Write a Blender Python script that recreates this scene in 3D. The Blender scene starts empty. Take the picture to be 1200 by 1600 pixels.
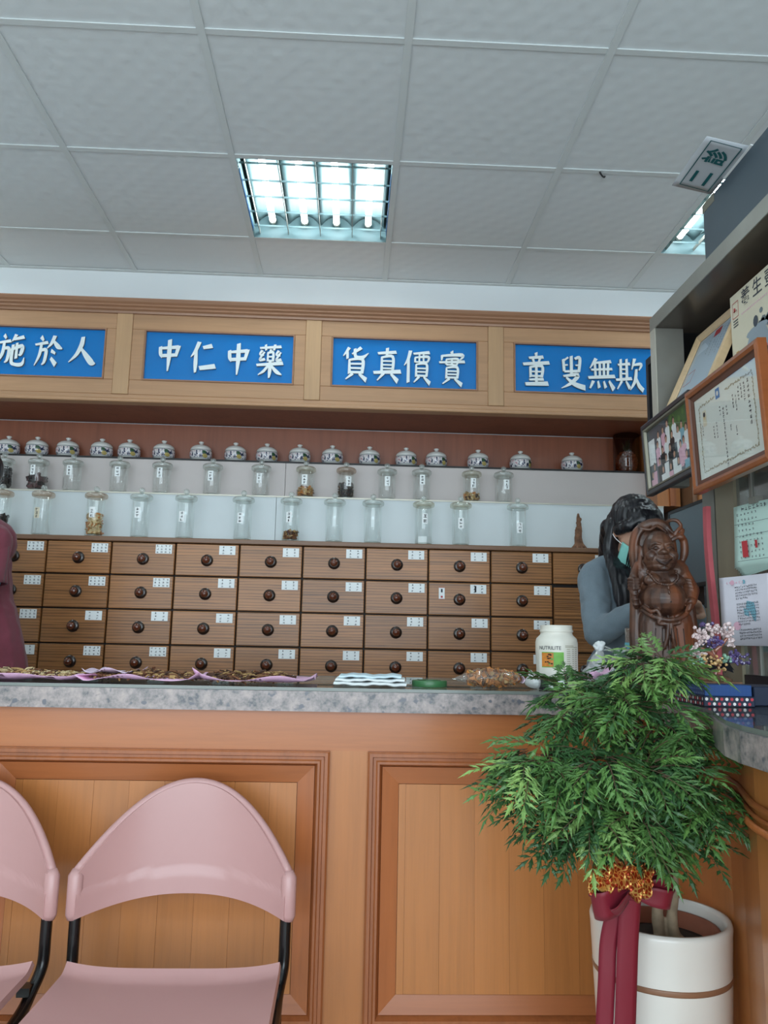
import bpy, bmesh, math, random
import numpy as np
from mathutils import Vector, Matrix, Euler, Quaternion
from mathutils.noise import noise as pnoise
R = math.radians
SC = bpy.context.scene
COL = SC.collection

# ------------------------------------------------------------------ camera, world, lights, exposure
CAM_Z = 1.09
FPX = 1237.6                     # focal length in pixels of the 1200 x 1600 frame
PITCH, YAW, ROLL = R(9.13), R(-2.2586), R(-1.1435)
def _cam_axes():
    yaw = Matrix.Rotation(YAW, 3, 'Z'); pit = Matrix.Rotation(PITCH, 3, 'X'); rol = Matrix.Rotation(ROLL, 3, 'Y')
    return yaw @ pit @ rol       # columns: right, forward, up
CM = _cam_axes()
cam_data = bpy.data.cameras.new('camera'); cam = bpy.data.objects.new('camera', cam_data); COL.objects.link(cam)
cam_data.sensor_fit = 'HORIZONTAL'; cam_data.sensor_width = 36.0; cam_data.lens = 36.0 * FPX / 1200.0
cam_data.clip_start = 0.02
r_, f_, u_ = CM.col[0], CM.col[1], CM.col[2]
cam.matrix_world = Matrix(((r_.x, u_.x, -f_.x, 0), (r_.y, u_.y, -f_.y, 0), (r_.z, u_.z, -f_.z, CAM_Z), (0, 0, 0, 1)))
SC.camera = cam
SC.view_settings.view_transform = 'Standard'; SC.view_settings.look = 'None'
SC.view_settings.gamma = 1.0; SC.view_settings.use_curve_mapping = False
SC.view_settings.exposure = 0.6

world = bpy.data.worlds.new('daylight'); SC.world = world; world.use_nodes = True
bg = world.node_tree.nodes['Background']; bg.inputs[0].default_value = (0.75, 0.88, 1.0, 1); bg.inputs[1].default_value = 1.0

def area_light(name, loc, rot, sx, sy, watts, col):
    l = bpy.data.lights.new(name, 'AREA'); l.shape = 'RECTANGLE'; l.size = sx; l.size_y = sy; l.energy = watts; l.color = col
    o = bpy.data.objects.new(name, l); o.location = loc; o.rotation_euler = rot; COL.objects.link(o); return o
# daylight entering through the shop front behind the camera
area_light('shop_front_daylight', (-0.35, -2.55, 1.45), (R(90), 0, 0), 4.6, 2.1, 85, (0.80, 0.92, 1.0))
TUBE_EMIT = 15.0

def at(px, py, **k):
    """world point on the plane X=, Y= or Z= seen at a pixel of the photograph"""
    d = CM @ Vector(((px - 600) / FPX, 1, -(py - 800) / FPX)); c = Vector((0, 0, CAM_Z))
    (a, v), = k.items(); i = 'XYZ'.index(a)
    return c + d * ((v - c[i]) / d[i])

# ------------------------------------------------------------------ helpers
def lin(c):
    c = c / 255.0
    return c / 12.92 if c <= 0.04045 else ((c + 0.055) / 1.055) ** 2.4
def rgb(r, g, b): return (lin(r), lin(g), lin(b), 1.0)

TMP = bpy.data.scenes.new('workshop')           # scratch scene, removed at the end, so that evaluating a mesh stays quick
def evaluated(o):
    TMP.collection.objects.link(o); vl = TMP.view_layers[0]; vl.update()
    me = bpy.data.meshes.new_from_object(o.evaluated_get(vl.depsgraph)); bpy.data.objects.remove(o); return me

class MB:
    def __init__(s): s.v = []; s.f = []; s.m = []
    def add(s, vs, fs, m=0):
        n = len(s.v); s.v += [tuple(v) for v in vs]; s.f += [tuple(i + n for i in f) for f in fs]; s.m += [m] * len(fs); return s
    def box(s, x0, x1, y0, y1, z0, z1, m=0, c=0.0):
        if c <= 0:
            vs = [(x, y, z) for z in (z0, z1) for y in (y0, y1) for x in (x0, x1)]
            return s.add(vs, [(0, 2, 3, 1), (4, 5, 7, 6), (0, 1, 5, 4), (2, 6, 7, 3), (0, 4, 6, 2), (1, 3, 7, 5)], m)
        c = min(c, abs(x1 - x0) * .49, abs(y1 - y0) * .49, abs(z1 - z0) * .49)
        bm = bmesh.new(); bmesh.ops.create_cube(bm, size=1)
        for v in bm.verts: v.co = Vector(((x0 + x1) / 2 + v.co.x * (x1 - x0), (y0 + y1) / 2 + v.co.y * (y1 - y0), (z0 + z1) / 2 + v.co.z * (z1 - z0)))
        bmesh.ops.bevel(bm, geom=bm.edges[:], offset=c, segments=1, affect='EDGES')
        return s.bm(bm, m)
    def bm(s, bm, m=0):
        bm.verts.index_update()
        s.add([v.co[:] for v in bm.verts], [[v.index for v in f.verts] for f in bm.faces], m); bm.free(); return s
    def lathe(s, prof, n=24, c=(0, 0, 0), m=0, mm=None):
        vs = []; fs = []; ms = []
        for (r, z) in prof:
            for k in range(n):
                a = 2 * math.pi * k / n; vs.append((c[0] + r * math.cos(a), c[1] + r * math.sin(a), c[2] + z))
        for i in range(len(prof) - 1):
            for k in range(n):
                fs.append((i * n + k, i * n + (k + 1) % n, (i + 1) * n + (k + 1) % n, (i + 1) * n + k)); ms.append(mm[i] if mm else m)
        if prof[0][0] > 1e-6: fs.append(tuple(range(n))[::-1]); ms.append(mm[0] if mm else m)
        if prof[-1][0] > 1e-6: fs.append(tuple((len(prof) - 1) * n + k for k in range(n))); ms.append(mm[-1] if mm else m)
        b = len(s.v); s.add(vs, fs, m); s.m[-len(fs):] = ms; return s
    def tube(s, path, r, n=10, m=0, flat=1.0, up=None):
        P = [Vector(p) for p in path]; rs = r if isinstance(r, (list, tuple)) else [r] * len(P)
        vs = []; prev = None
        for i, p in enumerate(P):
            t = (P[min(i + 1, len(P) - 1)] - P[max(i - 1, 0)]).normalized()
            if prev is None:
                a = Vector(up) if up else (Vector((0, 0, 1)) if abs(t.z) < .9 else Vector((1, 0, 0)))
            else: a = prev
            b = t.cross(a)
            if b.length < 1e-6: b = t.orthogonal()
            b.normalize(); a = b.cross(t).normalized(); prev = a
            for k in range(n):
                w = 2 * math.pi * k / n; vs.append(p + a * (math.cos(w) * rs[i] * flat) + b * (math.sin(w) * rs[i]))
        fs = [(i * n + k, i * n + (k + 1) % n, (i + 1) * n + (k + 1) % n, (i + 1) * n + k) for i in range(len(P) - 1) for k in range(n)]
        fs.append(tuple(range(n))[::-1]); fs.append(tuple((len(P) - 1) * n + k for k in range(n)))
        return s.add(vs, fs, m)
    def ball(s, c, r, n=12, k=8, m=0, rot=None):
        if not isinstance(r, (list, tuple)): r = (r, r, r)
        Q = Euler(rot).to_matrix() if rot else Matrix.Identity(3); c = Vector(c); vs = [c + Q @ Vector((0, 0, -r[2]))]
        for i in range(1, k):
            a = -math.pi / 2 + math.pi * i / k
            for j in range(n):
                b = 2 * math.pi * j / n; vs.append(c + Q @ Vector((r[0] * math.cos(a) * math.cos(b), r[1] * math.cos(a) * math.sin(b), r[2] * math.sin(a))))
        vs.append(c + Q @ Vector((0, 0, r[2]))); L = len(vs) - 1
        fs = [(0, 1 + (j + 1) % n, 1 + j) for j in range(n)]
        for i in range(k - 2):
            for j in range(n): fs.append((1 + i * n + j, 1 + i * n + (j + 1) % n, 1 + (i + 1) * n + (j + 1) % n, 1 + (i + 1) * n + j))
        fs += [(L, 1 + (k - 2) * n + j, 1 + (k - 2) * n + (j + 1) % n) for j in range(n)]
        return s.add(vs, fs, m)
    def poly(s, pts, d, m=0):
        """extrude a planar polygon (list of 3-D points) by vector d"""
        n = len(pts); d = Vector(d); vs = [Vector(p) for p in pts] + [Vector(p) + d for p in pts]
        fs = [tuple(range(n))[::-1], tuple(range(n, 2 * n))] + [(i, (i + 1) % n, n + (i + 1) % n, n + i) for i in range(n)]
        return s.add(vs, fs, m)
    def sheet(s, fn, nu, nv, th=0.0, m=0):
        """grid surface fn(u,v) with u,v in 0..1, optional thickness along normals"""
        g = [[Vector(fn(i / nu, j / nv)) for j in range(nv + 1)] for i in range(nu + 1)]
        vs = [p for row in g for p in row]; W = nv + 1
        fs = [(i * W + j, (i + 1) * W + j, (i + 1) * W + j + 1, i * W + j + 1) for i in range(nu) for j in range(nv)]
        if th:
            nn = []
            for i in range(nu + 1):
                for j in range(nv + 1):
                    du = g[min(i + 1, nu)][j] - g[max(i - 1, 0)][j]; dv = g[i][min(j + 1, nv)] - g[i][max(j - 1, 0)]
                    w = du.cross(dv); nn.append(w.normalized() if w.length > 1e-12 else Vector((0, 0, 1)))
            N = len(vs); vs2 = [p - q * th for p, q in zip(vs, nn)]
            fs2 = [tuple(k + N for k in f[::-1]) for f in fs]; rim = []
            br = [(i * W) for i in range(nu + 1)] + [nu * W + j for j in range(1, W)] + [i * W + nv for i in range(nu - 1, -1, -1)] + [j for j in range(nv - 1, 0, -1)]
            for a, b in zip(br, br[1:] + br[:1]): rim.append((b, a, a + N, b + N))
            vs = vs + vs2; fs = fs + fs2 + rim
        return s.add(vs, fs, m)
    def xf(s, M, start=0):
        for i in range(start, len(s.v)): s.v[i] = tuple(M @ Vector(s.v[i]))
        return s

def mk(name, mb, mats, parent=None, smooth=False, loc=None, rot=None, recalc=True, angle=None):
    me = bpy.data.meshes.new(name); me.from_pydata(mb.v, [], mb.f)
    mats = mats if isinstance(mats, (list, tuple)) else [mats]
    for m in mats: me.materials.append(m)
    if len(mats) > 1: me.polygons.foreach_set('material_index', mb.m)
    if recalc:
        bm = bmesh.new(); bm.from_mesh(me); bmesh.ops.recalc_face_normals(bm, faces=bm.faces[:]); bm.to_mesh(me); bm.free()
    if smooth:
        me.polygons.foreach_set('use_smooth', [True] * len(me.polygons))
        if angle is not None:
            bm = bmesh.new(); bm.from_mesh(me)
            for e in bm.edges:
                if len(e.link_faces) == 2 and e.calc_face_angle(0) > angle: e.smooth = False
            bm.to_mesh(me); bm.free()
    me.update()
    return link(name, me, parent, loc, rot)
def link(name, me, parent=None, loc=None, rot=None):
    o = bpy.data.objects.new(name, me); COL.objects.link(o)
    if parent: o.parent = parent
    if loc is not None: o.location = loc
    if rot is not None: o.rotation_euler = rot
    return o
def tag(o, label=None, cat=None, group=None, kind=None):
    if label: o['label'] = label
    if cat: o['category'] = cat
    if group: o['group'] = group
    if kind: o['kind'] = kind
    return o
def thing(name, label, cat, loc=(0, 0, 0), rz=0.0, group=None):
    o = bpy.data.objects.new(name, None); o.empty_display_size = .05; COL.objects.link(o); o.location = loc; o.rotation_euler = (0, 0, rz)
    return tag(o, label, cat, group)
def struct(o): o['kind'] = 'structure'; return o

def blob(prims, voxel, smooth=4, tagof=True):
    """fuse closed primitives into one continuous skin; returns mesh (material index = tag of the nearest primitive)"""
    mb = MB()
    for p in prims:
        if p[0] == 's': mb.ball(p[1], p[2], 16, 12, rot=p[4] if len(p) > 4 else None)
        elif p[0] == 'c':
            _, a, b, ra, rb = p[:5]; a = Vector(a); b = Vector(b)
            mb.tube([a, b], [ra, rb], 14); mb.ball(a, ra, 12, 8); mb.ball(b, rb, 12, 8)
        elif p[0] == 't':
            pts = p[1]; rr = p[2] if isinstance(p[2], (list, tuple)) else [p[2]] * len(pts)
            mb.tube(pts, rr, 10)
            for q, r in zip(pts, rr): mb.ball(q, r, 10, 6)
    me = bpy.data.meshes.new('tmp'); me.from_pydata(mb.v, [], mb.f)
    bm = bmesh.new(); bm.from_mesh(me); bmesh.ops.recalc_face_normals(bm, faces=bm.faces[:]); bm.to_mesh(me); bm.free()
    o = bpy.data.objects.new('tmp', me)
    md = o.modifiers.new('r', 'REMESH'); md.mode = 'VOXEL'; md.voxel_size = voxel; md.use_smooth_shade = True
    if smooth: sm = o.modifiers.new('s', 'SMOOTH'); sm.factor = .5; sm.iterations = smooth
    out = evaluated(o); bpy.data.meshes.remove(me)
    out.polygons.foreach_set('use_smooth', [True] * len(out.polygons))
    def T(p): return p[5] if p[0] == 'c' and len(p) > 5 else p[3] if p[0] in 'st' and len(p) > 3 else 0
    if tagof and any(T(p) for p in prims):
        n = len(out.polygons); C = np.zeros(n * 3); out.polygons.foreach_get('center', C); C = C.reshape(-1, 3)
        best = np.full(n, 1e9); idx = np.zeros(n, int)
        def seg(a, b, ra, rb):
            a = np.array(a); b = np.array(b); d = b - a; t = np.clip(((C - a) @ d) / max(d @ d, 1e-12), 0, 1)
            return np.linalg.norm(C - a - t[:, None] * d, axis=1) - (ra + (rb - ra) * t)
        for p in prims:
            if p[0] == 's':
                r = p[2] if isinstance(p[2], (list, tuple)) else (p[2],) * 3
                Q = np.array(Euler(p[4]).to_matrix()) if len(p) > 4 and p[4] else np.eye(3)
                l = (C - np.array(p[1])) @ Q; D = (np.linalg.norm(l / np.array(r), axis=1) - 1) * min(r)
            elif p[0] == 'c': D = seg(p[1], p[2], p[3], p[4])
            else:
                rr = p[2] if isinstance(p[2], (list, tuple)) else [p[2]] * len(p[1])
                D = np.min([seg(p[1][i], p[1][i + 1], rr[i], rr[i + 1]) for i in range(len(p[1]) - 1)], axis=0)
            k = D < best; best[k] = D[k]; idx[k] = T(p)
        out.polygons.foreach_set('material_index', idx.tolist())
    return out
def mkblob(name, prims, voxel, mats, parent=None, smooth=4, loc=None, rot=None):
    me = blob(prims, voxel, smooth); me.name = name; me.materials.clear()
    for m in (mats if isinstance(mats, (list, tuple)) else [mats]): me.materials.append(m)
    return link(name, me, parent, loc, rot)
def displace(o, fn):
    me = o.data; nn = [v.normal.copy() for v in me.vertices]; co = []
    for v, n in zip(me.vertices, nn): co += list(v.co + n * fn(v.co))
    me.vertices.foreach_set('co', co); me.update()
def smoothpath(pts, n=6):
    """Catmull-Rom through points"""
    P = [Vector(p) for p in pts]; out = []
    for i in range(len(P) - 1):
        p0 = P[max(i - 1, 0)]; p1 = P[i]; p2 = P[i + 1]; p3 = P[min(i + 2, len(P) - 1)]
        for k in range(n):
            t = k / n; out.append(.5 * ((2 * p1) + (p2 - p0) * t + (2 * p0 - 5 * p1 + 4 * p2 - p3) * t * t + (3 * p1 - p0 - 3 * p2 + p3) * t ** 3))
    out.append(P[-1]); return out
_txt = {}
def text_mesh(s, size, extrude=0.0, offset=0.0, align='CENTER'):
    c = bpy.data.curves.new('t', 'FONT'); c.body = s; c.size = size; c.extrude = extrude; c.offset = offset; c.align_x = align; c.align_y = 'CENTER'; c.resolution_u = 3
    me = evaluated(bpy.data.objects.new('t', c)); bpy.data.curves.remove(c)
    vs = [v.co[:] for v in me.vertices]; fs = [tuple(p.vertices) for p in me.polygons]; bpy.data.meshes.remove(me)
    return vs, fs

# ------------------------------------------------------------------ materials
def newmat(name):
    m = bpy.data.materials.new(name); m.use_nodes = True; nt = m.node_tree; return m, nt, nt.nodes['Principled BSDF']
def nd(nt, t, **kw):
    n = nt.nodes.new(t)
    for k, v in kw.items(): setattr(n, k, v)
    return n
def coords(nt, scale=(1, 1, 1), rand=True):
    tc = nd(nt, 'ShaderNodeTexCoord'); mp = nd(nt, 'ShaderNodeMapping'); mp.inputs['Scale'].default_value = scale
    nt.links.new(tc.outputs['Object'], mp.inputs['Vector'])
    if rand:
        oi = nd(nt, 'ShaderNodeObjectInfo'); mu = nd(nt, 'ShaderNodeMath', operation='MULTIPLY'); mu.inputs[1].default_value = 37.0
        nt.links.new(oi.outputs['Random'], mu.inputs[0]); nt.links.new(mu.outputs[0], mp.inputs['Location'])
    return mp.outputs['Vector']
def ramp(nt, fac, stops):
    r = nd(nt, 'ShaderNodeValToRGB'); e = r.color_ramp.elements
    while len(e) < len(stops): e.new(0.5)
    for i, (p, c) in enumerate(stops): e[i].position = p; e[i].color = c
    nt.links.new(fac, r.inputs['Fac']); return r.outputs['Color']
def bump(nt, b, height, strength=.2, dist=.001):
    n = nd(nt, 'ShaderNodeBump'); n.inputs['Strength'].default_value = strength; n.inputs['Distance'].default_value = dist
    nt.links.new(height, n.inputs['Height']); nt.links.new(n.outputs['Normal'], b.inputs['Normal'])
def scale_col(c, k): return (min(1, c[0] * k), min(1, c[1] * k), min(1, c[2] * k), 1)
def mixc(a, b, t): return tuple(a[i] * (1 - t) + b[i] * t for i in range(3)) + (1,)
def mat(name, c, rough=.5, metal=0.0, var=.06, vs=8.0, spec=.5, coat=0.0, trans=0.0, sss=0.0):
    m, nt, b = newmat(name); v = coords(nt)
    n = nd(nt, 'ShaderNodeTexNoise'); n.inputs['Scale'].default_value = vs; n.inputs['Detail'].default_value = 3
    nt.links.new(v, n.inputs['Vector'])
    col = ramp(nt, n.outputs['Fac'], [(.3, scale_col(c, 1 - var)), (.7, scale_col(c, 1 + var))])
    nt.links.new(col, b.inputs['Base Color']); b.inputs['Roughness'].default_value = rough; b.inputs['Metallic'].default_value = metal
    b.inputs['Specular IOR Level'].default_value = spec; b.inputs['Coat Weight'].default_value = coat; b.inputs['Coat Roughness'].default_value = .08
    if sss: b.inputs['Subsurface Weight'].default_value = sss; b.inputs['Subsurface Radius'].default_value = (.01, .005, .003)
    return m
def wood(name, c, axis='X', rough=.4, contrast=.22, fine=60.0, stretch=.06, coat=.15, wave=0.0, tint=.1):
    m, nt, b = newmat(name)
    i = 'XYZ'.index(axis); sc = [1, 1, 1]; sc[i] = stretch; v = coords(nt, tuple(sc))
    n1 = nd(nt, 'ShaderNodeTexNoise'); n1.inputs['Scale'].default_value = fine; n1.inputs['Detail'].default_value = 5; n1.inputs['Roughness'].default_value = .65; n1.inputs['Distortion'].default_value = .4
    nt.links.new(v, n1.inputs['Vector'])
    n2 = nd(nt, 'ShaderNodeTexNoise'); n2.inputs['Scale'].default_value = fine * .12; n2.inputs['Detail'].default_value = 3; n2.inputs['Distortion'].default_value = 1.2
    nt.links.new(v, n2.inputs['Vector'])
    mx = nd(nt, 'ShaderNodeMath', operation='MULTIPLY_ADD'); mx.inputs[1].default_value = .55; nt.links.new(n1.outputs['Fac'], mx.inputs[0])
    m2 = nd(nt, 'ShaderNodeMath', operation='MULTIPLY'); m2.inputs[1].default_value = .45; nt.links.new(n2.outputs['Fac'], m2.inputs[0]); nt.links.new(m2.outputs[0], mx.inputs[2])
    fac = mx.outputs[0]
    if wave:
        w = nd(nt, 'ShaderNodeTexWave', wave_type='RINGS', rings_direction=axis); w.inputs['Scale'].default_value = 38; w.inputs['Distortion'].default_value = 5.0; w.inputs['Detail'].default_value = 2; w.inputs['Detail Scale'].default_value = 1.2
        nt.links.new(v, w.inputs['Vector'])
        a = nd(nt, 'ShaderNodeMath', operation='MULTIPLY_ADD'); a.inputs[1].default_value = wave
        s = nd(nt, 'ShaderNodeMath', operation='SUBTRACT'); s.inputs[1].default_value = .5; nt.links.new(w.outputs['Fac'], s.inputs[0]); nt.links.new(s.outputs[0], a.inputs[0]); nt.links.new(fac, a.inputs[2]); fac = a.outputs[0]
    col = ramp(nt, fac, [(.30, scale_col(c, 1 - contrast * 1.6)), (.5, c), (.72, scale_col(c, 1 + contrast))])
    oi = nd(nt, 'ShaderNodeObjectInfo'); hs = nd(nt, 'ShaderNodeHueSaturation')
    mr = nd(nt, 'ShaderNodeMapRange'); mr.inputs['To Min'].default_value = 1 - tint; mr.inputs['To Max'].default_value = 1 + tint
    nt.links.new(oi.outputs['Random'], mr.inputs['Value']); nt.links.new(mr.outputs['Result'], hs.inputs['Value']); nt.links.new(col, hs.inputs['Color'])
    nt.links.new(hs.outputs['Color'], b.inputs['Base Color']); b.inputs['Roughness'].default_value = rough
    b.inputs['Coat Weight'].default_value = coat; b.inputs['Coat Roughness'].default_value = .15
    bump(nt, b, fac, .12, .0008); return m
def emit(name, c, s):
    m, nt, b = newmat(name); b.inputs['Base Color'].default_value = c; b.inputs['Emission Color'].default_value = c; b.inputs['Emission Strength'].default_value = s; return m
def thin_glass(name, tint=(.97, .985, .98, 1), rough=.03, base=.05, edge=.55, haze=0.0):
    """thin wall glass: see-through, reflecting more towards the rim"""
    m, nt, b = newmat(name); out = nt.nodes['Material Output']
    tr = nd(nt, 'ShaderNodeBsdfTransparent'); tr.inputs[0].default_value = tint
    gl = nd(nt, 'ShaderNodeBsdfGlossy'); gl.inputs['Roughness'].default_value = rough; gl.inputs[0].default_value = (.95, .97, .96, 1)
    lw = nd(nt, 'ShaderNodeLayerWeight'); lw.inputs['Blend'].default_value = .35
    mr = nd(nt, 'ShaderNodeMapRange'); mr.inputs['To Min'].default_value = base; mr.inputs['To Max'].default_value = edge
    nt.links.new(lw.outputs['Facing'], mr.inputs['Value'])
    mx = nd(nt, 'ShaderNodeMixShader'); nt.links.new(mr.outputs['Result'], mx.inputs[0]); nt.links.new(tr.outputs[0], mx.inputs[1]); nt.links.new(gl.outputs[0], mx.inputs[2])
    last = mx.outputs[0]
    if haze:
        df = nd(nt, 'ShaderNodeBsdfDiffuse'); df.inputs[0].default_value = (.8, .82, .8, 1); m2 = nd(nt, 'ShaderNodeMixShader'); m2.inputs[0].default_value = haze
        nt.links.new(last, m2.inputs[1]); nt.links.new(df.outputs[0], m2.inputs[2]); last = m2.outputs[0]
    nt.links.new(last, out.inputs['Surface']); return m

M = {}
M['counter_wood'] = wood('counter_wood', rgb(184, 116, 62), 'Z', .35, .10, 70, .05, .25, tint=.03)
M['counter_wood_h'] = wood('counter_wood_h', rgb(180, 108, 58), 'X', .35, .10, 70, .05, .25, tint=.03)
M['panel_frame'] = wood('panel_frame', rgb(170, 98, 52), 'Z', .38, .16, 60, .05, .2, tint=.04)
M['panel_frame_h'] = wood('panel_frame_h', rgb(168, 98, 54), 'X', .38, .16, 60, .05, .2, tint=.04)
M['plank'] = wood('plank', rgb(186, 118, 62), 'Z', .36, .12, 80, .04, .25, tint=.10)
M['moulding'] = wood('moulding', rgb(160, 92, 50), 'Z', .38, .18, 60, .05, .2, tint=.03)
M['upper_wood'] = wood('upper_wood', rgb(180, 138, 102), 'X', .42, .12, 60, .05, .1, tint=.04)
M['upper_wood_v'] = wood('upper_wood_v', rgb(184, 146, 108), 'Z', .42, .12, 60, .05, .1, tint=.04)
M['cornice'] = wood('cornice', rgb(154, 112, 84), 'X', .42, .14, 60, .05, .1, tint=.02)
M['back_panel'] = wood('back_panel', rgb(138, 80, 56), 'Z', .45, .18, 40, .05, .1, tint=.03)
M['drawer'] = wood('drawer', rgb(158, 106, 60), 'X', .40, .30, 230, .035, .12, wave=.26, tint=.12)
M['drawer_body'] = wood('drawer_body', rgb(128, 92, 66), 'X', .45, .15, 80, .05, .1)
M['carcass_dark'] = mat('carcass_dark', rgb(30, 20, 14), .6)
M['knob'] = mat('knob', rgb(96, 48, 30), .22, coat=.6)
M['knob_base'] = mat('knob_base', rgb(42, 26, 18), .3, coat=.4)
M['paper'] = mat('paper', rgb(244, 248, 248), .6, var=.02)
M['ink'] = mat('ink', rgb(60, 64, 72), .7)
M['ink_black'] = mat('ink_black', rgb(22, 22, 26), .7)
M['ink_red'] = mat('ink_red', rgb(190, 60, 66), .7)
M['ink_green'] = mat('ink_green', rgb(16, 92, 96), .6)
M['black_line'] = mat('black_line', rgb(26, 24, 24), .5)
M['riser_upper'] = mat('riser_upper', rgb(202, 193, 190), .45, var=.025, vs=3)
M['riser_lower'] = mat('riser_lower', rgb(208, 216, 218), .45, var=.025, vs=3)
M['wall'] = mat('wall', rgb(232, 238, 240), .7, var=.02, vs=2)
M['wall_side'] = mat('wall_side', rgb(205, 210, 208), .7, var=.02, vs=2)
M['floor'] = mat('floor', rgb(206, 202, 194), .35, var=.05, vs=5)
M['tee'] = mat('tee', rgb(214, 220, 220), .5, var=.01)
M['blue_panel'] = mat('blue_panel', rgb(0, 118, 194), .10, var=.015, coat=.2)
M['letter_white'] = mat('letter_white', rgb(228, 236, 236), .35, var=.01)
M['letter_side'] = mat('letter_side', rgb(120, 126, 128), .4)
M['glass'] = thin_glass('glass')
M['glass_amber'] = thin_glass('glass_amber', (.80, .68, .58, 1), .05, .08, .5, .10)
M['glass_lid'] = thin_glass('glass_lid', (.88, .91, .89, 1), .05, .10, .6, .14)
M['glass_cream'] = thin_glass('glass_cream', (.86, .84, .74, 1), .05, .10, .55, .14)
M['glass_dark'] = thin_glass('glass_dark', (.42, .26, .18, 1), .04, .05, .35)
M['glass_case'] = thin_glass('glass_case', (.42, .46, .42, 1), .08, .10, .45, .12)
M['frame_glass'] = thin_glass('frame_glass', (1, 1, 1, 1), .03, .03, .30)
M['plastic_bag'] = thin_glass('plastic_bag', (.97, .97, .96, 1), .10, .05, .40, .05)
M['plastic_bag_white'] = thin_glass('plastic_bag_white', (.92, .94, .95, 1), .18, .12, .5, .42)
M['chair_pink'] = mat('chair_pink', rgb(190, 146, 143), .34, var=.03, vs=4, coat=.05)
M['tube_black'] = mat('tube_black', rgb(16, 15, 16), .25)
M['steel'] = mat('steel', rgb(140, 138, 130), .38, .35, var=.05, vs=20)
M['steel_dark'] = mat('steel_dark', rgb(96, 88, 80), .25, .3, var=.08, vs=6)
M['case_beige'] = mat('case_beige', rgb(148, 138, 116), .4, .2, var=.04)
M['slate'] = mat('slate', rgb(74, 88, 98), .45, var=.03)
M['dark'] = mat('dark', rgb(34, 34, 38), .5)
M['tin'] = mat('tin', rgb(200, 196, 182), .4, .3)

# special materials ---------------------------------------------------
def tile_material():
    m, nt, b = newmat('ceiling_tile'); b.inputs['Roughness'].default_value = .55
    v = coords(nt, (1, 1, 1), False)
    mp = nd(nt, 'ShaderNodeMapping'); mp.inputs['Rotation'].default_value = (0, 0, R(45)); nt.links.new(v, mp.inputs['Vector'])
    w1 = nd(nt, 'ShaderNodeTexWave', bands_direction='X'); w1.inputs['Scale'].default_value = 5.2; nt.links.new(mp.outputs[0], w1.inputs['Vector'])
    w2 = nd(nt, 'ShaderNodeTexWave', bands_direction='Y'); w2.inputs['Scale'].default_value = 5.2; w2.inputs['Distortion'].default_value = .4; nt.links.new(mp.outputs[0], w2.inputs['Vector'])
    a = nd(nt, 'ShaderNodeMath', operation='MULTIPLY'); nt.links.new(w1.outputs['Fac'], a.inputs[0]); nt.links.new(w2.outputs['Fac'], a.inputs[1])
    b.inputs['Base Color'].default_value = rgb(222, 228, 230); bump(nt, b, a.outputs[0], .22, .004); return m
M['tile'] = tile_material()
def laminate():
    m, nt, b = newmat('laminate'); v = coords(nt, (1, 1, 1), False)
    n1 = nd(nt, 'ShaderNodeTexNoise'); n1.inputs['Scale'].default_value = 38; n1.inputs['Detail'].default_value = 4; n1.inputs['Roughness'].default_value = .7; nt.links.new(v, n1.inputs['Vector'])
    n2 = nd(nt, 'ShaderNodeTexNoise'); n2.inputs['Scale'].default_value = 150; n2.inputs['Detail'].default_value = 2; nt.links.new(v, n2.inputs['Vector'])
    base = ramp(nt, n1.outputs['Fac'], [(.34, rgb(84, 85, 90)), (.42, rgb(124, 118, 117)), (.55, rgb(156, 144, 141)), (.68, rgb(176, 160, 155))])
    n3 = nd(nt, 'ShaderNodeTexNoise'); n3.inputs['Scale'].default_value = 55; n3.inputs['Detail'].default_value = 1.5; mp = nd(nt, 'ShaderNodeMapping'); mp.inputs['Location'].default_value = (3, 7, 1); nt.links.new(v, mp.inputs['Vector']); nt.links.new(mp.outputs[0], n3.inputs['Vector'])
    f = ramp(nt, n3.outputs['Fac'], [(.63, (0, 0, 0, 1)), (.70, (1, 1, 1, 1))])
    mx = nd(nt, 'ShaderNodeMix', data_type='RGBA'); nt.links.new(f, mx.inputs['Factor']); nt.links.new(base, mx.inputs['A']); mx.inputs['B'].default_value = rgb(98, 98, 106)
    nt.links.new(mx.outputs['Result'], b.inputs['Base Color']); b.inputs['Roughness'].default_value = .28; return m
M['laminate'] = laminate()
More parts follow.
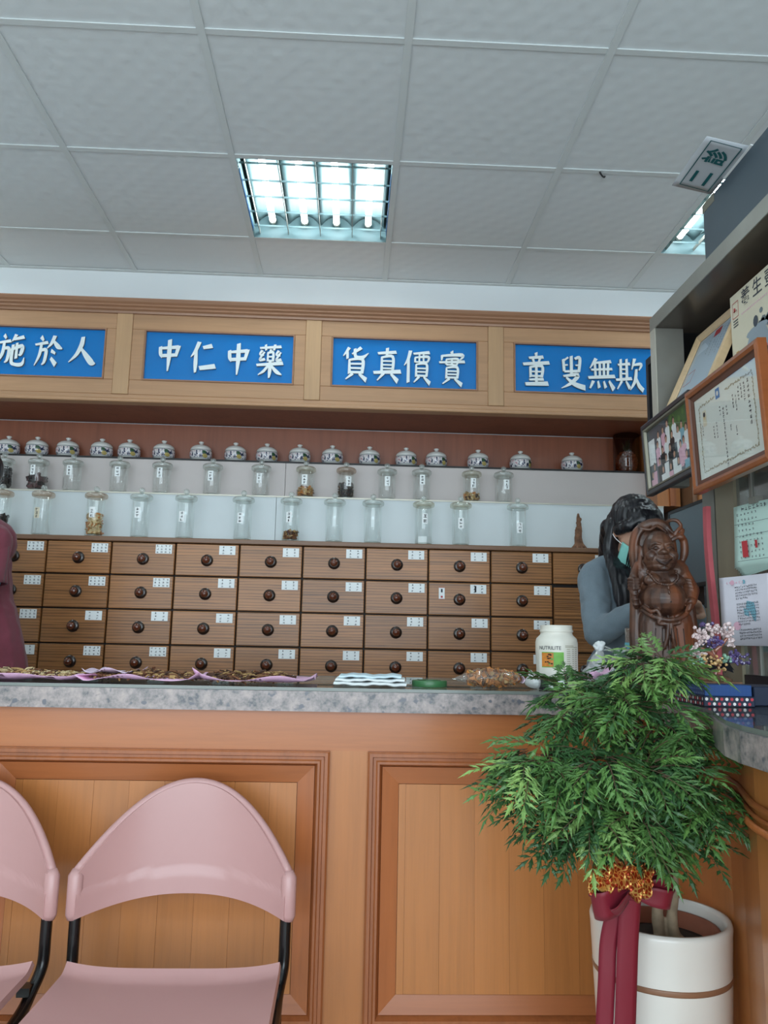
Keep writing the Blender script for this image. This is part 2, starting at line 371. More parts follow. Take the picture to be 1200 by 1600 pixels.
def porcelain():
    m, nt, b = newmat('porcelain'); tc = nd(nt, 'ShaderNodeTexCoord'); sp = nd(nt, 'ShaderNodeSeparateXYZ'); nt.links.new(tc.outputs['Object'], sp.inputs[0])
    def band(lo, hi):
        a = nd(nt, 'ShaderNodeMath', operation='GREATER_THAN'); a.inputs[1].default_value = lo; nt.links.new(sp.outputs['Z'], a.inputs[0])
        c = nd(nt, 'ShaderNodeMath', operation='LESS_THAN'); c.inputs[1].default_value = hi; nt.links.new(sp.outputs['Z'], c.inputs[0])
        d = nd(nt, 'ShaderNodeMath', operation='MULTIPLY'); nt.links.new(a.outputs[0], d.inputs[0]); nt.links.new(c.outputs[0], d.inputs[1]); return d.outputs[0]
    mp = nd(nt, 'ShaderNodeMapping'); mp.inputs['Scale'].default_value = (1, 1, .55); nt.links.new(tc.outputs['Object'], mp.inputs['Vector'])
    n = nd(nt, 'ShaderNodeTexNoise'); n.inputs['Scale'].default_value = 95; n.inputs['Detail'].default_value = 2.5; nt.links.new(mp.outputs[0], n.inputs['Vector'])
    pat = ramp(nt, n.outputs['Fac'], [(.40, rgb(34, 40, 66)), (.455, rgb(70, 74, 108)), (.50, rgb(222, 220, 222)), (.60, rgb(226, 222, 222)), (.66, rgb(196, 150, 160))])
    white = rgb(218, 218, 214)
    mx = nd(nt, 'ShaderNodeMix', data_type='RGBA'); nt.links.new(band(.012, .044), mx.inputs['Factor']); mx.inputs['A'].default_value = white; nt.links.new(pat, mx.inputs['B'])
    # an ochre painted figure with green above, on the side towards the room
    def circ(x, z, r):
        vs = nd(nt, 'ShaderNodeVectorMath', operation='DISTANCE'); cb = nd(nt, 'ShaderNodeCombineXYZ'); nt.links.new(sp.outputs['X'], cb.inputs[0]); nt.links.new(sp.outputs['Z'], cb.inputs[2]); nt.links.new(cb.outputs[0], vs.inputs[0]); vs.inputs[1].default_value = (x, 0, z)
        l = nd(nt, 'ShaderNodeMath', operation='LESS_THAN'); l.inputs[1].default_value = r; nt.links.new(vs.outputs['Value'], l.inputs[0])
        y = nd(nt, 'ShaderNodeMath', operation='LESS_THAN'); y.inputs[1].default_value = 0; nt.links.new(sp.outputs['Y'], y.inputs[0])
        p = nd(nt, 'ShaderNodeMath', operation='MULTIPLY'); nt.links.new(l.outputs[0], p.inputs[0]); nt.links.new(y.outputs[0], p.inputs[1]); return p.outputs[0]
    last = mx.outputs['Result']
    for (x, z, r, c) in ((.030, .020, .0095, rgb(178, 160, 96)), (.027, .036, .008, rgb(50, 84, 60))):
        q = nd(nt, 'ShaderNodeMix', data_type='RGBA'); nt.links.new(circ(x, z, r), q.inputs['Factor']); nt.links.new(last, q.inputs['A']); q.inputs['B'].default_value = c; last = q.outputs['Result']
    for lo, hi in ((.0455, .0475), (.009, .0105)):
        q = nd(nt, 'ShaderNodeMix', data_type='RGBA'); nt.links.new(band(lo, hi), q.inputs['Factor']); nt.links.new(last, q.inputs['A']); q.inputs['B'].default_value = rgb(90, 104, 120); last = q.outputs['Result']
    nt.links.new(last, b.inputs['Base Color']); b.inputs['Roughness'].default_value = .12; b.inputs['Coat Weight'].default_value = .4; return m
M['porcelain'] = porcelain()
def carved():
    m, nt, b = newmat('carved_wood'); v = coords(nt, (1, 1, .25), False)
    n = nd(nt, 'ShaderNodeTexNoise'); n.inputs['Scale'].default_value = 45; n.inputs['Detail'].default_value = 5; n.inputs['Distortion'].default_value = .8; nt.links.new(v, n.inputs['Vector'])
    n2 = nd(nt, 'ShaderNodeTexNoise'); n2.inputs['Scale'].default_value = 13; nt.links.new(v, n2.inputs['Vector'])
    a = ramp(nt, n.outputs['Fac'], [(.35, rgb(58, 36, 28)), (.6, rgb(92, 60, 44)), (.75, rgb(116, 76, 56))])
    f = ramp(nt, n2.outputs['Fac'], [(.52, (0, 0, 0, 1)), (.64, (1, 1, 1, 1))])
    mx = nd(nt, 'ShaderNodeMix', data_type='RGBA'); nt.links.new(f, mx.inputs['Factor']); nt.links.new(a, mx.inputs['A']); mx.inputs['B'].default_value = rgb(128, 72, 44)
    nt.links.new(mx.outputs['Result'], b.inputs['Base Color']); b.inputs['Roughness'].default_value = .42; b.inputs['Coat Weight'].default_value = .08; return m
M['carved'] = carved()
M['carved_orange'] = mat('carved_orange', rgb(136, 76, 46), .42, var=.2, vs=40, coat=.08)
M['carved_dark'] = mat('carved_dark', rgb(46, 26, 20), .4)
def leafmat(name, c):
    m, nt, b = newmat(name); oi = nd(nt, 'ShaderNodeObjectInfo')
    col = ramp(nt, oi.outputs['Random'], [(0, scale_col(c, .72)), (.5, c), (1, (c[0] * 1.45, c[1] * 1.30, c[2] * 1.2, 1))])
    nt.links.new(col, b.inputs['Base Color']); b.inputs['Roughness'].default_value = .42
    b.inputs['Transmission Weight'].default_value = 0; return m
M['leaf'] = leafmat('leaf', rgb(80, 120, 60))
M['leaf_light'] = leafmat('leaf_light', rgb(120, 156, 86))
M['leaf_dark'] = leafmat('leaf_dark', rgb(58, 96, 54))
M['bark'] = mat('bark', rgb(150, 132, 108), .8, var=.25, vs=60)
M['twig'] = mat('twig', rgb(92, 70, 52), .8, var=.2, vs=60)
M['pot'] = mat('pot', rgb(226, 222, 214), .25, var=.02, coat=.3)
M['pot_stripe'] = mat('pot_stripe', rgb(140, 100, 74), .4)
M['terracotta'] = mat('terracotta', rgb(150, 86, 62), .7, var=.12, vs=20)
M['soil'] = mat('soil', rgb(46, 36, 30), .95, var=.3, vs=60)
def satin(name, c):
    m, nt, b = newmat(name); v = coords(nt, (1, 1, 1), False); w = nd(nt, 'ShaderNodeTexWave'); w.inputs['Scale'].default_value = 180; nt.links.new(v, w.inputs['Vector'])
    b.inputs['Base Color'].default_value = c; b.inputs['Roughness'].default_value = .5; b.inputs['Sheen Weight'].default_value = .05; bump(nt, b, w.outputs['Fac'], .08, .0004); return m
M['ribbon'] = satin('ribbon', rgb(122, 22, 42))
def goldmesh():
    m, nt, b = newmat('gold_ribbon'); v = coords(nt, (1, 1, 1), False)
    w = nd(nt, 'ShaderNodeTexVoronoi', feature='DISTANCE_TO_EDGE'); w.inputs['Scale'].default_value = 130; nt.links.new(v, w.inputs['Vector'])
    c = ramp(nt, w.outputs['Distance'], [(.06, rgb(226, 178, 96)), (.14, rgb(168, 62, 34))]); nt.links.new(c, b.inputs['Base Color'])
    b.inputs['Metallic'].default_value = .55; b.inputs['Roughness'].default_value = .28; return m
M['gold'] = goldmesh()
def cloth(name, c, s=500, var=.12):
    m, nt, b = newmat(name); v = coords(nt, (1, 1, 1), False); n = nd(nt, 'ShaderNodeTexNoise'); n.inputs['Scale'].default_value = s; n.inputs['Detail'].default_value = 3; nt.links.new(v, n.inputs['Vector'])
    n2 = nd(nt, 'ShaderNodeTexNoise'); n2.inputs['Scale'].default_value = 14; n2.inputs['Detail'].default_value = 4; nt.links.new(v, n2.inputs['Vector'])
    a = nd(nt, 'ShaderNodeMath', operation='ADD'); nt.links.new(n.outputs['Fac'], a.inputs[0]); nt.links.new(n2.outputs['Fac'], a.inputs[1])
    h = nd(nt, 'ShaderNodeMath', operation='MULTIPLY'); h.inputs[1].default_value = .5; nt.links.new(a.outputs[0], h.inputs[0])
    nt.links.new(ramp(nt, h.outputs[0], [(.35, scale_col(c, 1 - var)), (.65, scale_col(c, 1 + var))]), b.inputs['Base Color'])
    b.inputs['Roughness'].default_value = .9; b.inputs['Sheen Weight'].default_value = .15; bump(nt, b, n2.outputs['Fac'], .25, .01); return m
M['sweater'] = cloth('sweater', rgb(120, 134, 144))
M['sweater_black'] = cloth('sweater_black', rgb(26, 28, 32))
M['trousers'] = cloth('trousers', rgb(34, 36, 42))
M['scrubs'] = cloth('scrubs', rgb(118, 52, 66), 300, .08)
M['sleeve_blue'] = cloth('sleeve_blue', rgb(60, 128, 178), 300, .06)
M['skin'] = mat('skin', rgb(206, 158, 134), .5, var=.05, sss=.08)
M['lip'] = mat('lip', rgb(176, 100, 92), .5)
M['mask'] = mat('mask', rgb(142, 212, 202), .7, var=.03)
M['mask_white'] = mat('mask_white', rgb(236, 240, 240), .7)
def hairmat():
    m, nt, b = newmat('hair'); v = coords(nt, (1, 1, .08), False); n = nd(nt, 'ShaderNodeTexNoise'); n.inputs['Scale'].default_value = 160; n.inputs['Detail'].default_value = 4; nt.links.new(v, n.inputs['Vector'])
    nt.links.new(ramp(nt, n.outputs['Fac'], [(.35, rgb(12, 12, 16)), (.7, rgb(40, 38, 44))]), b.inputs['Base Color']); b.inputs['Roughness'].default_value = .34; bump(nt, b, n.outputs['Fac'], .5, .002); return m
M['hair'] = hairmat()
M['eye_white'] = mat('eye_white', rgb(230, 230, 228), .3)
M['pink_paper'] = mat('pink_paper', rgb(232, 186, 216), .7, var=.03)
M['pink_paper_light'] = mat('pink_paper_light', rgb(238, 214, 234), .7, var=.02)
M['towel'] = mat('towel', rgb(232, 236, 236), .8, var=.03)
M['towel_blue'] = mat('towel_blue', rgb(206, 226, 234), .8, var=.03)
M['green_tape'] = mat('green_tape', rgb(58, 108, 66), .35)
M['white_plastic'] = mat('white_plastic', rgb(228, 224, 212), .35, var=.01)
M['herb_a'] = mat('herb_a', rgb(120, 78, 50), .85, var=.35, vs=120)
M['herb_b'] = mat('herb_b', rgb(176, 142, 92), .85, var=.3, vs=120)
M['herb_c'] = mat('herb_c', rgb(78, 52, 38), .85, var=.35, vs=120)
M['herb_d'] = mat('herb_d', rgb(208, 186, 142), .85, var=.25, vs=120)
M['herb_black'] = mat('herb_black', rgb(42, 34, 34), .75, var=.4, vs=120)
M['herb_purple'] = mat('herb_purple', rgb(92, 66, 66), .8, var=.3, vs=80)
M['herb_orange'] = mat('herb_orange', rgb(196, 126, 62), .6, var=.25, vs=80)
def gem(name, c):
    m, nt, b = newmat(name); v = coords(nt); n = nd(nt, 'ShaderNodeTexNoise'); n.inputs['Scale'].default_value = 90; nt.links.new(v, n.inputs['Vector'])
    nt.links.new(ramp(nt, n.outputs['Fac'], [(.35, scale_col(c, .75)), (.65, scale_col(c, 1.15))]), b.inputs['Base Color']); b.inputs['Roughness'].default_value = .14; b.inputs['Coat Weight'].default_value = .6
    b.inputs['Subsurface Weight'].default_value = .15; b.inputs['Subsurface Radius'].default_value = (.004, .004, .004); return m
GEMS = {'pink': gem('gem_pink', rgb(220, 196, 194)), 'purple': gem('gem_purple', rgb(92, 76, 124)), 'amber': gem('gem_amber', rgb(212, 172, 116)), 'green': gem('gem_green', rgb(140, 182, 156)), 'orange': gem('gem_orange', rgb(168, 104, 84))}
def dotbox(name, base, s, stops):
    m, nt, b = newmat(name); tc = nd(nt, 'ShaderNodeTexCoord'); v = nd(nt, 'ShaderNodeTexVoronoi'); v.inputs['Scale'].default_value = s; v.inputs['Randomness'].default_value = 0.0
    mp = nd(nt, 'ShaderNodeMapping'); mp.inputs['Rotation'].default_value = (0, 0, 0); nt.links.new(tc.outputs['Object'], mp.inputs[0]); nt.links.new(mp.outputs[0], v.inputs['Vector'])
    nt.links.new(ramp(nt, v.outputs['Distance'], stops), b.inputs['Base Color']); b.inputs['Roughness'].default_value = .5; return m
M['blue_pattern'] = dotbox('blue_pattern', None, 130, [(.18, rgb(120, 160, 190)), (.26, rgb(22, 70, 130)), (.8, rgb(18, 62, 122))])
M['navy'] = mat('navy', rgb(22, 34, 58), .5)
M['dot_white'] = mat('dot_white', rgb(226, 220, 218), .5)
M['dot_red'] = mat('dot_red', rgb(186, 52, 66), .5)
M['red_board'] = mat('red_board', rgb(196, 92, 100), .55, var=.06, vs=30)
M['green_paper'] = mat('green_paper', rgb(204, 232, 222), .7, var=.02)
M['letter_paper'] = mat('letter_paper', rgb(226, 222, 232), .7, var=.03, vs=12)
M['teal_print'] = mat('teal_print', rgb(126, 178, 196), .7, var=.1, vs=40)
M['pink_print'] = mat('pink_print', rgb(226, 178, 196), .7)
M['frame_brown'] = wood('frame_brown', rgb(150, 84, 44), 'Y', .3, .15, 80, .05, .35)
M['frame_inner'] = mat('frame_inner', rgb(96, 58, 42), .4)
M['frame_black'] = mat('frame_black', rgb(56, 52, 56), .35)
M['frame_silver'] = mat('frame_silver', rgb(130, 126, 110), .35, .4)
M['frame_light'] = wood('frame_light', rgb(204, 176, 138), 'Y', .35, .1, 80, .05, .3)
M['certificate'] = mat('certificate', rgb(222, 226, 218), .5, var=.02, vs=10)
M['certificate_blue'] = mat('certificate_blue', rgb(188, 204, 218), .5, var=.02, vs=10)
M['cert_ink'] = mat('cert_ink', rgb(166, 160, 138), .6)
M['emblem_blue'] = mat('emblem_blue', rgb(18, 120, 186), .5)
M['kettle_box'] = mat('kettle_box', rgb(222, 214, 190), .5, var=.03, vs=14)
M['kettle_grey'] = mat('kettle_grey', rgb(150, 164, 174), .4, var=.06)
M['kettle_dark'] = mat('kettle_dark', rgb(60, 70, 80), .4)
M['wash_grey'] = mat('wash_grey', rgb(112, 124, 128), .6, var=.2, vs=40)
M['ochre'] = mat('ochre', rgb(190, 154, 84), .5, var=.2, vs=30)
M['laminated'] = mat('laminated', rgb(196, 202, 208), .2, var=.03, vs=10, coat=.4)
M['label_green'] = mat('label_green', rgb(112, 176, 70), .45, var=.2, vs=60)
M['label_orange'] = mat('label_orange', rgb(206, 128, 50), .45, var=.25, vs=80)
M['screen_grey'] = mat('screen_grey', rgb(104, 120, 130), .4, var=.02)
M['turquoise'] = mat('turquoise', rgb(110, 188, 204), .4)
M['reflector'] = mat('reflector', rgb(98, 124, 128), .5, .0, var=.01)
M['blue_film'] = mat('blue_film', rgb(28, 104, 176), .4)
M['tube_light'] = emit('tube_light', (.86, .97, 1.0, 1), TUBE_EMIT)
M['pineapple'] = mat('pineapple', rgb(176, 116, 40), .5, var=.25, vs=60)
M['root'] = mat('root', rgb(118, 84, 62), .85, var=.4, vs=50)

# ================================================================== the setting
XL, XR, YF, YB, CZ = -2.4, 2.6, -2.6, 3.67, 2.829
G = .606; GX0, GY0 = -1.0848, 2.0817
def plain(name, x0, x1, y0, y1, z0, z1, m): return struct(mk(name, MB().box(x0, x1, y0, y1, z0, z1), m))
plain('floor', XL - .1, XR + .1, YF - .1, YB + .1, -.06, 0, M['floor'])
plain('wall_back', XL - .1, XR + .1, YB, YB + .1, 0, 2.96, M['wall'])
plain('wall_left', XL - .1, XL, YF, YB, 0, 2.96, M['wall_side'])
plain('wall_right', XR, XR + .1, YF, YB, 0, 2.96, M['wall_side'])
wf = MB()
wf.box(XL, -2.75 + .1 if False else XL + .02, YF - .1, YF, 0, 2.96); wf.box(2.05, XR, YF - .1, YF, 0, 2.96); wf.box(XL + .02, 2.05, YF - .1, YF, 2.56, 2.96); wf.box(XL + .02, 2.05, YF - .1, YF, 0, .32)
struct(mk('wall_front', wf, M['wall_side']))
win = struct(mk('window_1', MB().box(XL + .02, XL + .07, YF - .08, YF - .03, .32, 2.56).box(2.0, 2.05, YF - .08, YF - .03, .32, 2.56).box(XL + .07, 2.0, YF - .08, YF - .03, .32, .37).box(XL + .07, 2.0, YF - .08, YF - .03, 2.51, 2.56).box(-.2, -.15, YF - .08, YF - .03, .37, 2.51), M['steel']))

ceil = struct(mk('ceiling', MB().box(XL - .1, XR + .1, YF - .1, YB + .1, 2.955, 2.99), M['wall_side']))
LIGHTS = {(1, 1), (4, 1), (1, -3), (4, -3), (-2, -3), (-2, 1), (1, -6), (-2, -6)}
tile_me = {}
for i in range(-3, 7):
    for j in range(-8, 3):
        x0, x1 = max(GX0 + i * G, XL), min(GX0 + (i + 1) * G, XR); y0, y1 = max(GY0 + j * G, YF), min(GY0 + (j + 1) * G, YB)
        if x1 - x0 < .03 or y1 - y0 < .03 or (i, j) in LIGHTS: continue
        k = (round(x1 - x0, 3), round(y1 - y0, 3))
        c = ((x0 + x1) / 2, (y0 + y1) / 2, CZ)
        if k not in tile_me:
            o = mk('tile', MB().box(-k[0] / 2 + .003, k[0] / 2 - .003, -k[1] / 2 + .003, k[1] / 2 - .003, .005, .017), M['tile'], ceil, loc=c); tile_me[k] = o.data
        else: link('tile', tile_me[k], ceil, c)
tee_b = {}
for i in range(-2, 7):
    x = GX0 + i * G
    if XL < x < XR: mk('main_tee', MB().box(x - .013, x + .011, YF, YB, CZ, CZ + .004).box(x - .002, x, YF, YB, CZ + .004, CZ + .05), M['tee'], ceil)
for j in range(-7, 3):
    for i in range(-3, 7):
        x0, x1 = max(GX0 + i * G, XL), min(GX0 + (i + 1) * G, XR); y = GY0 + j * G
        if x1 - x0 < .05: continue
        k = round(x1 - x0, 3); c = ((x0 + x1) / 2, y, CZ)
        if k not in tee_b:
            o = mk('cross_tee', MB().box(-k / 2 + .0112, k / 2 - .0132, -.012, .010, .001, .0045), M['tee'], ceil, loc=c); tee_b[k] = o.data
        else: link('cross_tee', tee_b[k], ceil, c)
mk('edge_trim', MB().box(XL, XR, YB - .022, YB, CZ - .001, CZ + .003), M['tee'], ceil)

# ------------------------------------------------------------------ ceiling lights
def make_light():
    h = .29
    hs = MB(); hs.box(-h, h, -h, h, .112, .118); hs.box(-h - .004, -h, -h, h, .0, .118); hs.box(h, h + .004, -h, h, .0, .118); hs.box(-h - .004, h + .004, -h - .004, -h, .0, .118); hs.box(-h - .004, h + .004, h, h + .004, .0, .118)
    rf = MB()
    for k in range(4):
        cx = -.21 + .14 * k
        rf.sheet(lambda u, v, cx=cx: (cx + (u - .5) * .138, -h + .01 + v * (2 * h - .02), .106 - .045 * abs(2 * u - 1) ** 2.2), 8, 1, .001)
    tb = MB().tube([(0, -.262, 0), (0, .262, 0)], .0135, 14)
    cap = MB().tube([(0, -.007, 0), (0, .007, 0)], .0155, 12)
    lv = MB().box(-.0012, .0012, -h + .002, h - .002, -.008, .008)
    cb = MB().box(-h + .002, h - .002, -.0008, .0008, -.003, .005)
    return hs, rf, tb, cap, lv, cb
LP = [mk_ for mk_ in make_light()]
light_parts = None
def ceiling_light(i, j, label, film):
    c = (GX0 + (i + .5) * G - .001, GY0 + (j + .5) * G, CZ + .002)
    t = thing('ceiling_light', label, 'ceiling light', c, 0, 'fluorescent ceiling lights')
    global light_parts
    def part(k, name, m, loc, par=t, sm=False):
        global light_parts
        if light_parts is None: light_parts = {}
        if k not in light_parts:
            o = mk(name, LP[k], m, par, sm, loc); light_parts[k] = o.data; return o
        return link(name, light_parts[k], par, loc)
    part(0, 'housing', M['reflector'], (0, 0, 0)); part(1, 'reflector', M['reflector'], (0, 0, 0), sm=True)
    for k in range(4):
        tb = part(2, 'fluorescent_tube', M['tube_light'], (-.21 + .14 * k, 0, .07), sm=True); [part(3, 'end_cap', M['white_plastic'], (0, s * .269, 0), tb, True) for s in (-1, 1)]
    for x in (-.265, -.14, 0, .14, .265): part(4, 'louver_blade', M['steel'], (x, 0, .022))
    for k in range(5): part(5, 'cross_blade', M['reflector'], (0, -.23 + .115 * k, .022))
    if film:
        for s in (-1, 1): mk('blue_film_strip', MB().box(s * .2885 - .001, s * .2885 + .001, -.2, .24, .002, .02), M['blue_film'], t)
ceiling_light(1, 1, 'square recessed ceiling light with four tubes above the blue signs and blue film edges', True)
ceiling_light(4, 1, 'recessed ceiling light partly hidden behind the dark box on the shelf', False)
for (i, j) in sorted(LIGHTS - {(1, 1), (4, 1)}): ceiling_light(i, j, 'square recessed ceiling light with four tubes over the front of the shop', False)

# ceiling hook
hk = at(945, 277, Z=CZ + .001)
tag(mk('ceiling_hook', MB().tube(smoothpath([(0, 0, .0), (-.004, -.004, -.006), (-.014, -.016, -.010), (-.026, -.03, -.008), (-.03, -.034, -.003)], 4), .0032, 8), M['dark'], smooth=True, loc=(hk.x, hk.y, hk.z + .0035)), 'small black hook stuck up on the grey ceiling panels', 'hook')

# ================================================================== back wall: drawers, tiers, niche, sign cabinet
YD = 3.25; CW = .2587; CX0 = -1.2367; ROWS = [1.463, 1.328, 1.190, 1.0505, .912]; ZT = 1.483
XA, XB = CX0 - 2 * CW, 1.372
dc = thing('drawer_cabinet', 'long brown wooden medicine cabinet with rows of labelled drawers', 'cabinet', (0, YD, 0))
body = MB().box(XA, XB, .03, .40, .10, ZT - .021); body.box(XA, XB, .012, .03, .10, .90)
mk('body', body, M['carcass_dark'], dc)
mk('top_board', MB().box(XA - .01, XB, -.006, .40, ZT - .020, ZT, 0, .003), M['drawer_body'], dc)
mk('plinth', MB().box(XA, XB, .0, .4, 0, .1), M['drawer_body'], dc)
mk('lower_front', MB().box(XA, XB, .0, .012, .1, .905), M['drawer'], dc)
rng = random.Random(4)
def tick_glyph(mb, x, z, s, y, m, rg):
    """an unreadably small written character: a few short strokes"""
    for k in range(rg.choice((3, 4, 4))):
        if rg.random() < .55:
            w = s * rg.uniform(.5, .95); h = s * .13; zz = z + s * rg.uniform(-.4, .4); xx = x + s * rg.uniform(-.08, .08); q = (xx - w / 2, xx + w / 2, zz - h / 2, zz + h / 2)
        else:
            w = s * .14; h = s * rg.uniform(.5, .95); xx = x + s * rg.uniform(-.35, .35); q = (xx - w / 2, xx + w / 2, z - h / 2, z + h / 2)
        mb.add([(q[0], y, q[2]), (q[1], y, q[2]), (q[1], y, q[3]), (q[0], y, q[3])], [(0, 1, 2, 3)], m)
def card_mesh(w, h, ncol, nrow, s, rg, ink=1, th=.0012):
    mb = MB().box(-w / 2, w / 2, -th, 0, -h / 2, h / 2)
    for a in range(ncol):
        x = (-w / 2 + w * (a + .5) / ncol) if ncol > 2 else (-w * .24 if a == 0 else w * .24) if ncol == 2 else 0
        for b in range(nrow): tick_glyph(mb, x, h / 2 - h * (b + .5) / nrow, s, -th - .0003, ink, rg)
    return mb
cards = {n: [mk('tmp', card_mesh(.066, .037, n, 3, .0085, rng), [M['paper'], M['ink']], recalc=False) for _ in range(4)] for n in (2, 4)}
for n in cards: cards[n] = [(o.data, bpy.data.objects.remove(o))[0] for o in cards[n]]
kb = MB().lathe([(.0235, 0), (.0245, .004), (.021, .008), (.012, .009)], 24, mm=[1, 1, 1]); kb.lathe([(.009, .006), (.009, .016), (.0135, .020), (.0155, .027), (.0135, .035), (.008, .039), (0, .040)], 20, m=0)
kb.xf(Matrix.Rotation(R(90), 4, 'X')); knob_o = mk('knob', kb, [M['knob'], M['knob_base']], smooth=True, angle=R(50)); knob_me = knob_o.data; bpy.data.objects.remove(knob_o)
front_me = {}
for r in range(4):
    h = ROWS[r] - ROWS[r + 1]
    for c in range(-2, 10):
        if c >= 8 and r in (1, 2): continue
        x = CX0 + (c + .5) * CW; z = (ROWS[r] + ROWS[r + 1]) / 2
        if x + CW / 2 > XB + .02: continue
        if r not in front_me:
            o = mk('drawer', MB().box(-CW / 2 + .003, CW / 2 - .003, 0, .022, -h / 2 + .003, h / 2 - .003, 0, .0025), M['drawer'], dc, loc=(x, 0, z)); front_me[r] = o.data
        else: o = link('drawer', front_me[r], dc, (x, 0, z))
        link('knob', knob_me, o, (0, 0, -.002))
        n = 4 if c < 2 and rng.random() < .8 else 2
        link('label_card', rng.choice(cards[n]), o, (CW / 2 - .012 - .036 + rng.uniform(-.004, .003), -.0002, h / 2 - .028 + rng.uniform(-.002, .002)))
        if r == 1 and c == 6:
            s = MB().box(-.012, .012, -.0012, 0, -.024, .024); s.box(-.0035, .0035, -.0016, -.0012, .004, .018, 1); s.box(-.004, .004, -.0016, -.0012, -.018, -.010, 2); s.box(-.012, .012, -.0015, -.0012, .0225, .024, 2); s.box(-.012, .012, -.0015, -.0012, -.024, -.0225, 2)
            mk('price_slip', s, [M['paper'], M['ink'], M['ink_red']], o, loc=(-.073, -.0002, .022))
            mk('black_mark', MB().box(-.0035, .0035, -.0005, 0, -.013, .013), M['ink_black'], o, loc=(.066, -.0022, h / 2 - .027))
# roll-front door beside the drawers
dm = mk('roll_front', MB().box(CX0 + 8 * CW + .004, XB - .004, .004, .02, ROWS[3] + .003, ROWS[1] - .012), M['drawer'], dc)
ns = 16; dz = (ROWS[1] - .012 - ROWS[3] - .006) / ns
for k in range(ns): mk('slat', MB().box(CX0 + 8 * CW + .004, XB - .004, -.002, .004, ROWS[3] + .005 + k * dz, ROWS[3] + .003 + (k + 1) * dz), M['drawer'], dm)

tr = thing('tiered_shelf', 'white stepped display tiers above the wooden drawers', 'shelf', (0, 0, ZT))
Z2, Z3 = 1.696, 1.879; Y2, Y3 = 3.405, 3.535
for a, b in ((XA, -.335), (-.333, XB)): mk('lower_riser', MB().box(a, b, Y2, Y2 + .012, .0, Z2 - ZT - .006), M['riser_lower'], tr)
for a, b in ((XA, -.312), (-.310, 1.345)): mk('upper_riser', MB().box(a, b, Y3, Y3 + .012, Z2 - ZT, Z3 - ZT - .008), M['riser_upper'], tr)
mk('glass_shelf', MB().box(XA, XB, Y2 - .004, Y3 + .01, Z2 - ZT - .006, Z2 - ZT), M['tin'], tr)
mk('black_edge', MB().box(XA, 1.345, Y3 - .004, 3.655, Z3 - ZT - .008, Z3 - ZT), M['black_line'], tr)
np_ = thing('niche_panelling', 'brown wood panelling behind the row of porcelain pots', 'panelling', (0, 3.655, Z3))
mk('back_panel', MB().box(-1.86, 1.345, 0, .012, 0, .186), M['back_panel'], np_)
nb = thing('niche_end_board', 'upright brown board closing the end of the niche by the pineapple', 'board', (1.398, 3.655, Z2 + .001))
mk('board', MB().box(-.052, .052, -.25, .012, 0, .366), M['counter_wood'], nb)
mk('strip', MB().box(.002, .027, -.262, -.2505, 0, .366), M['panel_frame'], nb)
# wooden side cabinet to the right
sd = thing('side_cabinet', 'plain wooden cupboard to the right of the white tiers', 'cabinet', (1.46, 3.3, 0))
mk('body', MB().box(0, .8, 0, .36, 0, 2.06), M['drawer_body'], sd)
dr = mk('door', MB().box(.02, .78, -.02, 0, 1.0, 2.02, 0, .004), M['counter_wood'], sd); mk('handle', MB().tube([(.06, -.045, 1.45), (.06, -.045, 1.6)], .006).box(.055, .065, -.045, -.02, 1.46, 1.47).box(.055, .065, -.045, -.02, 1.58, 1.59), M['steel'], dr)

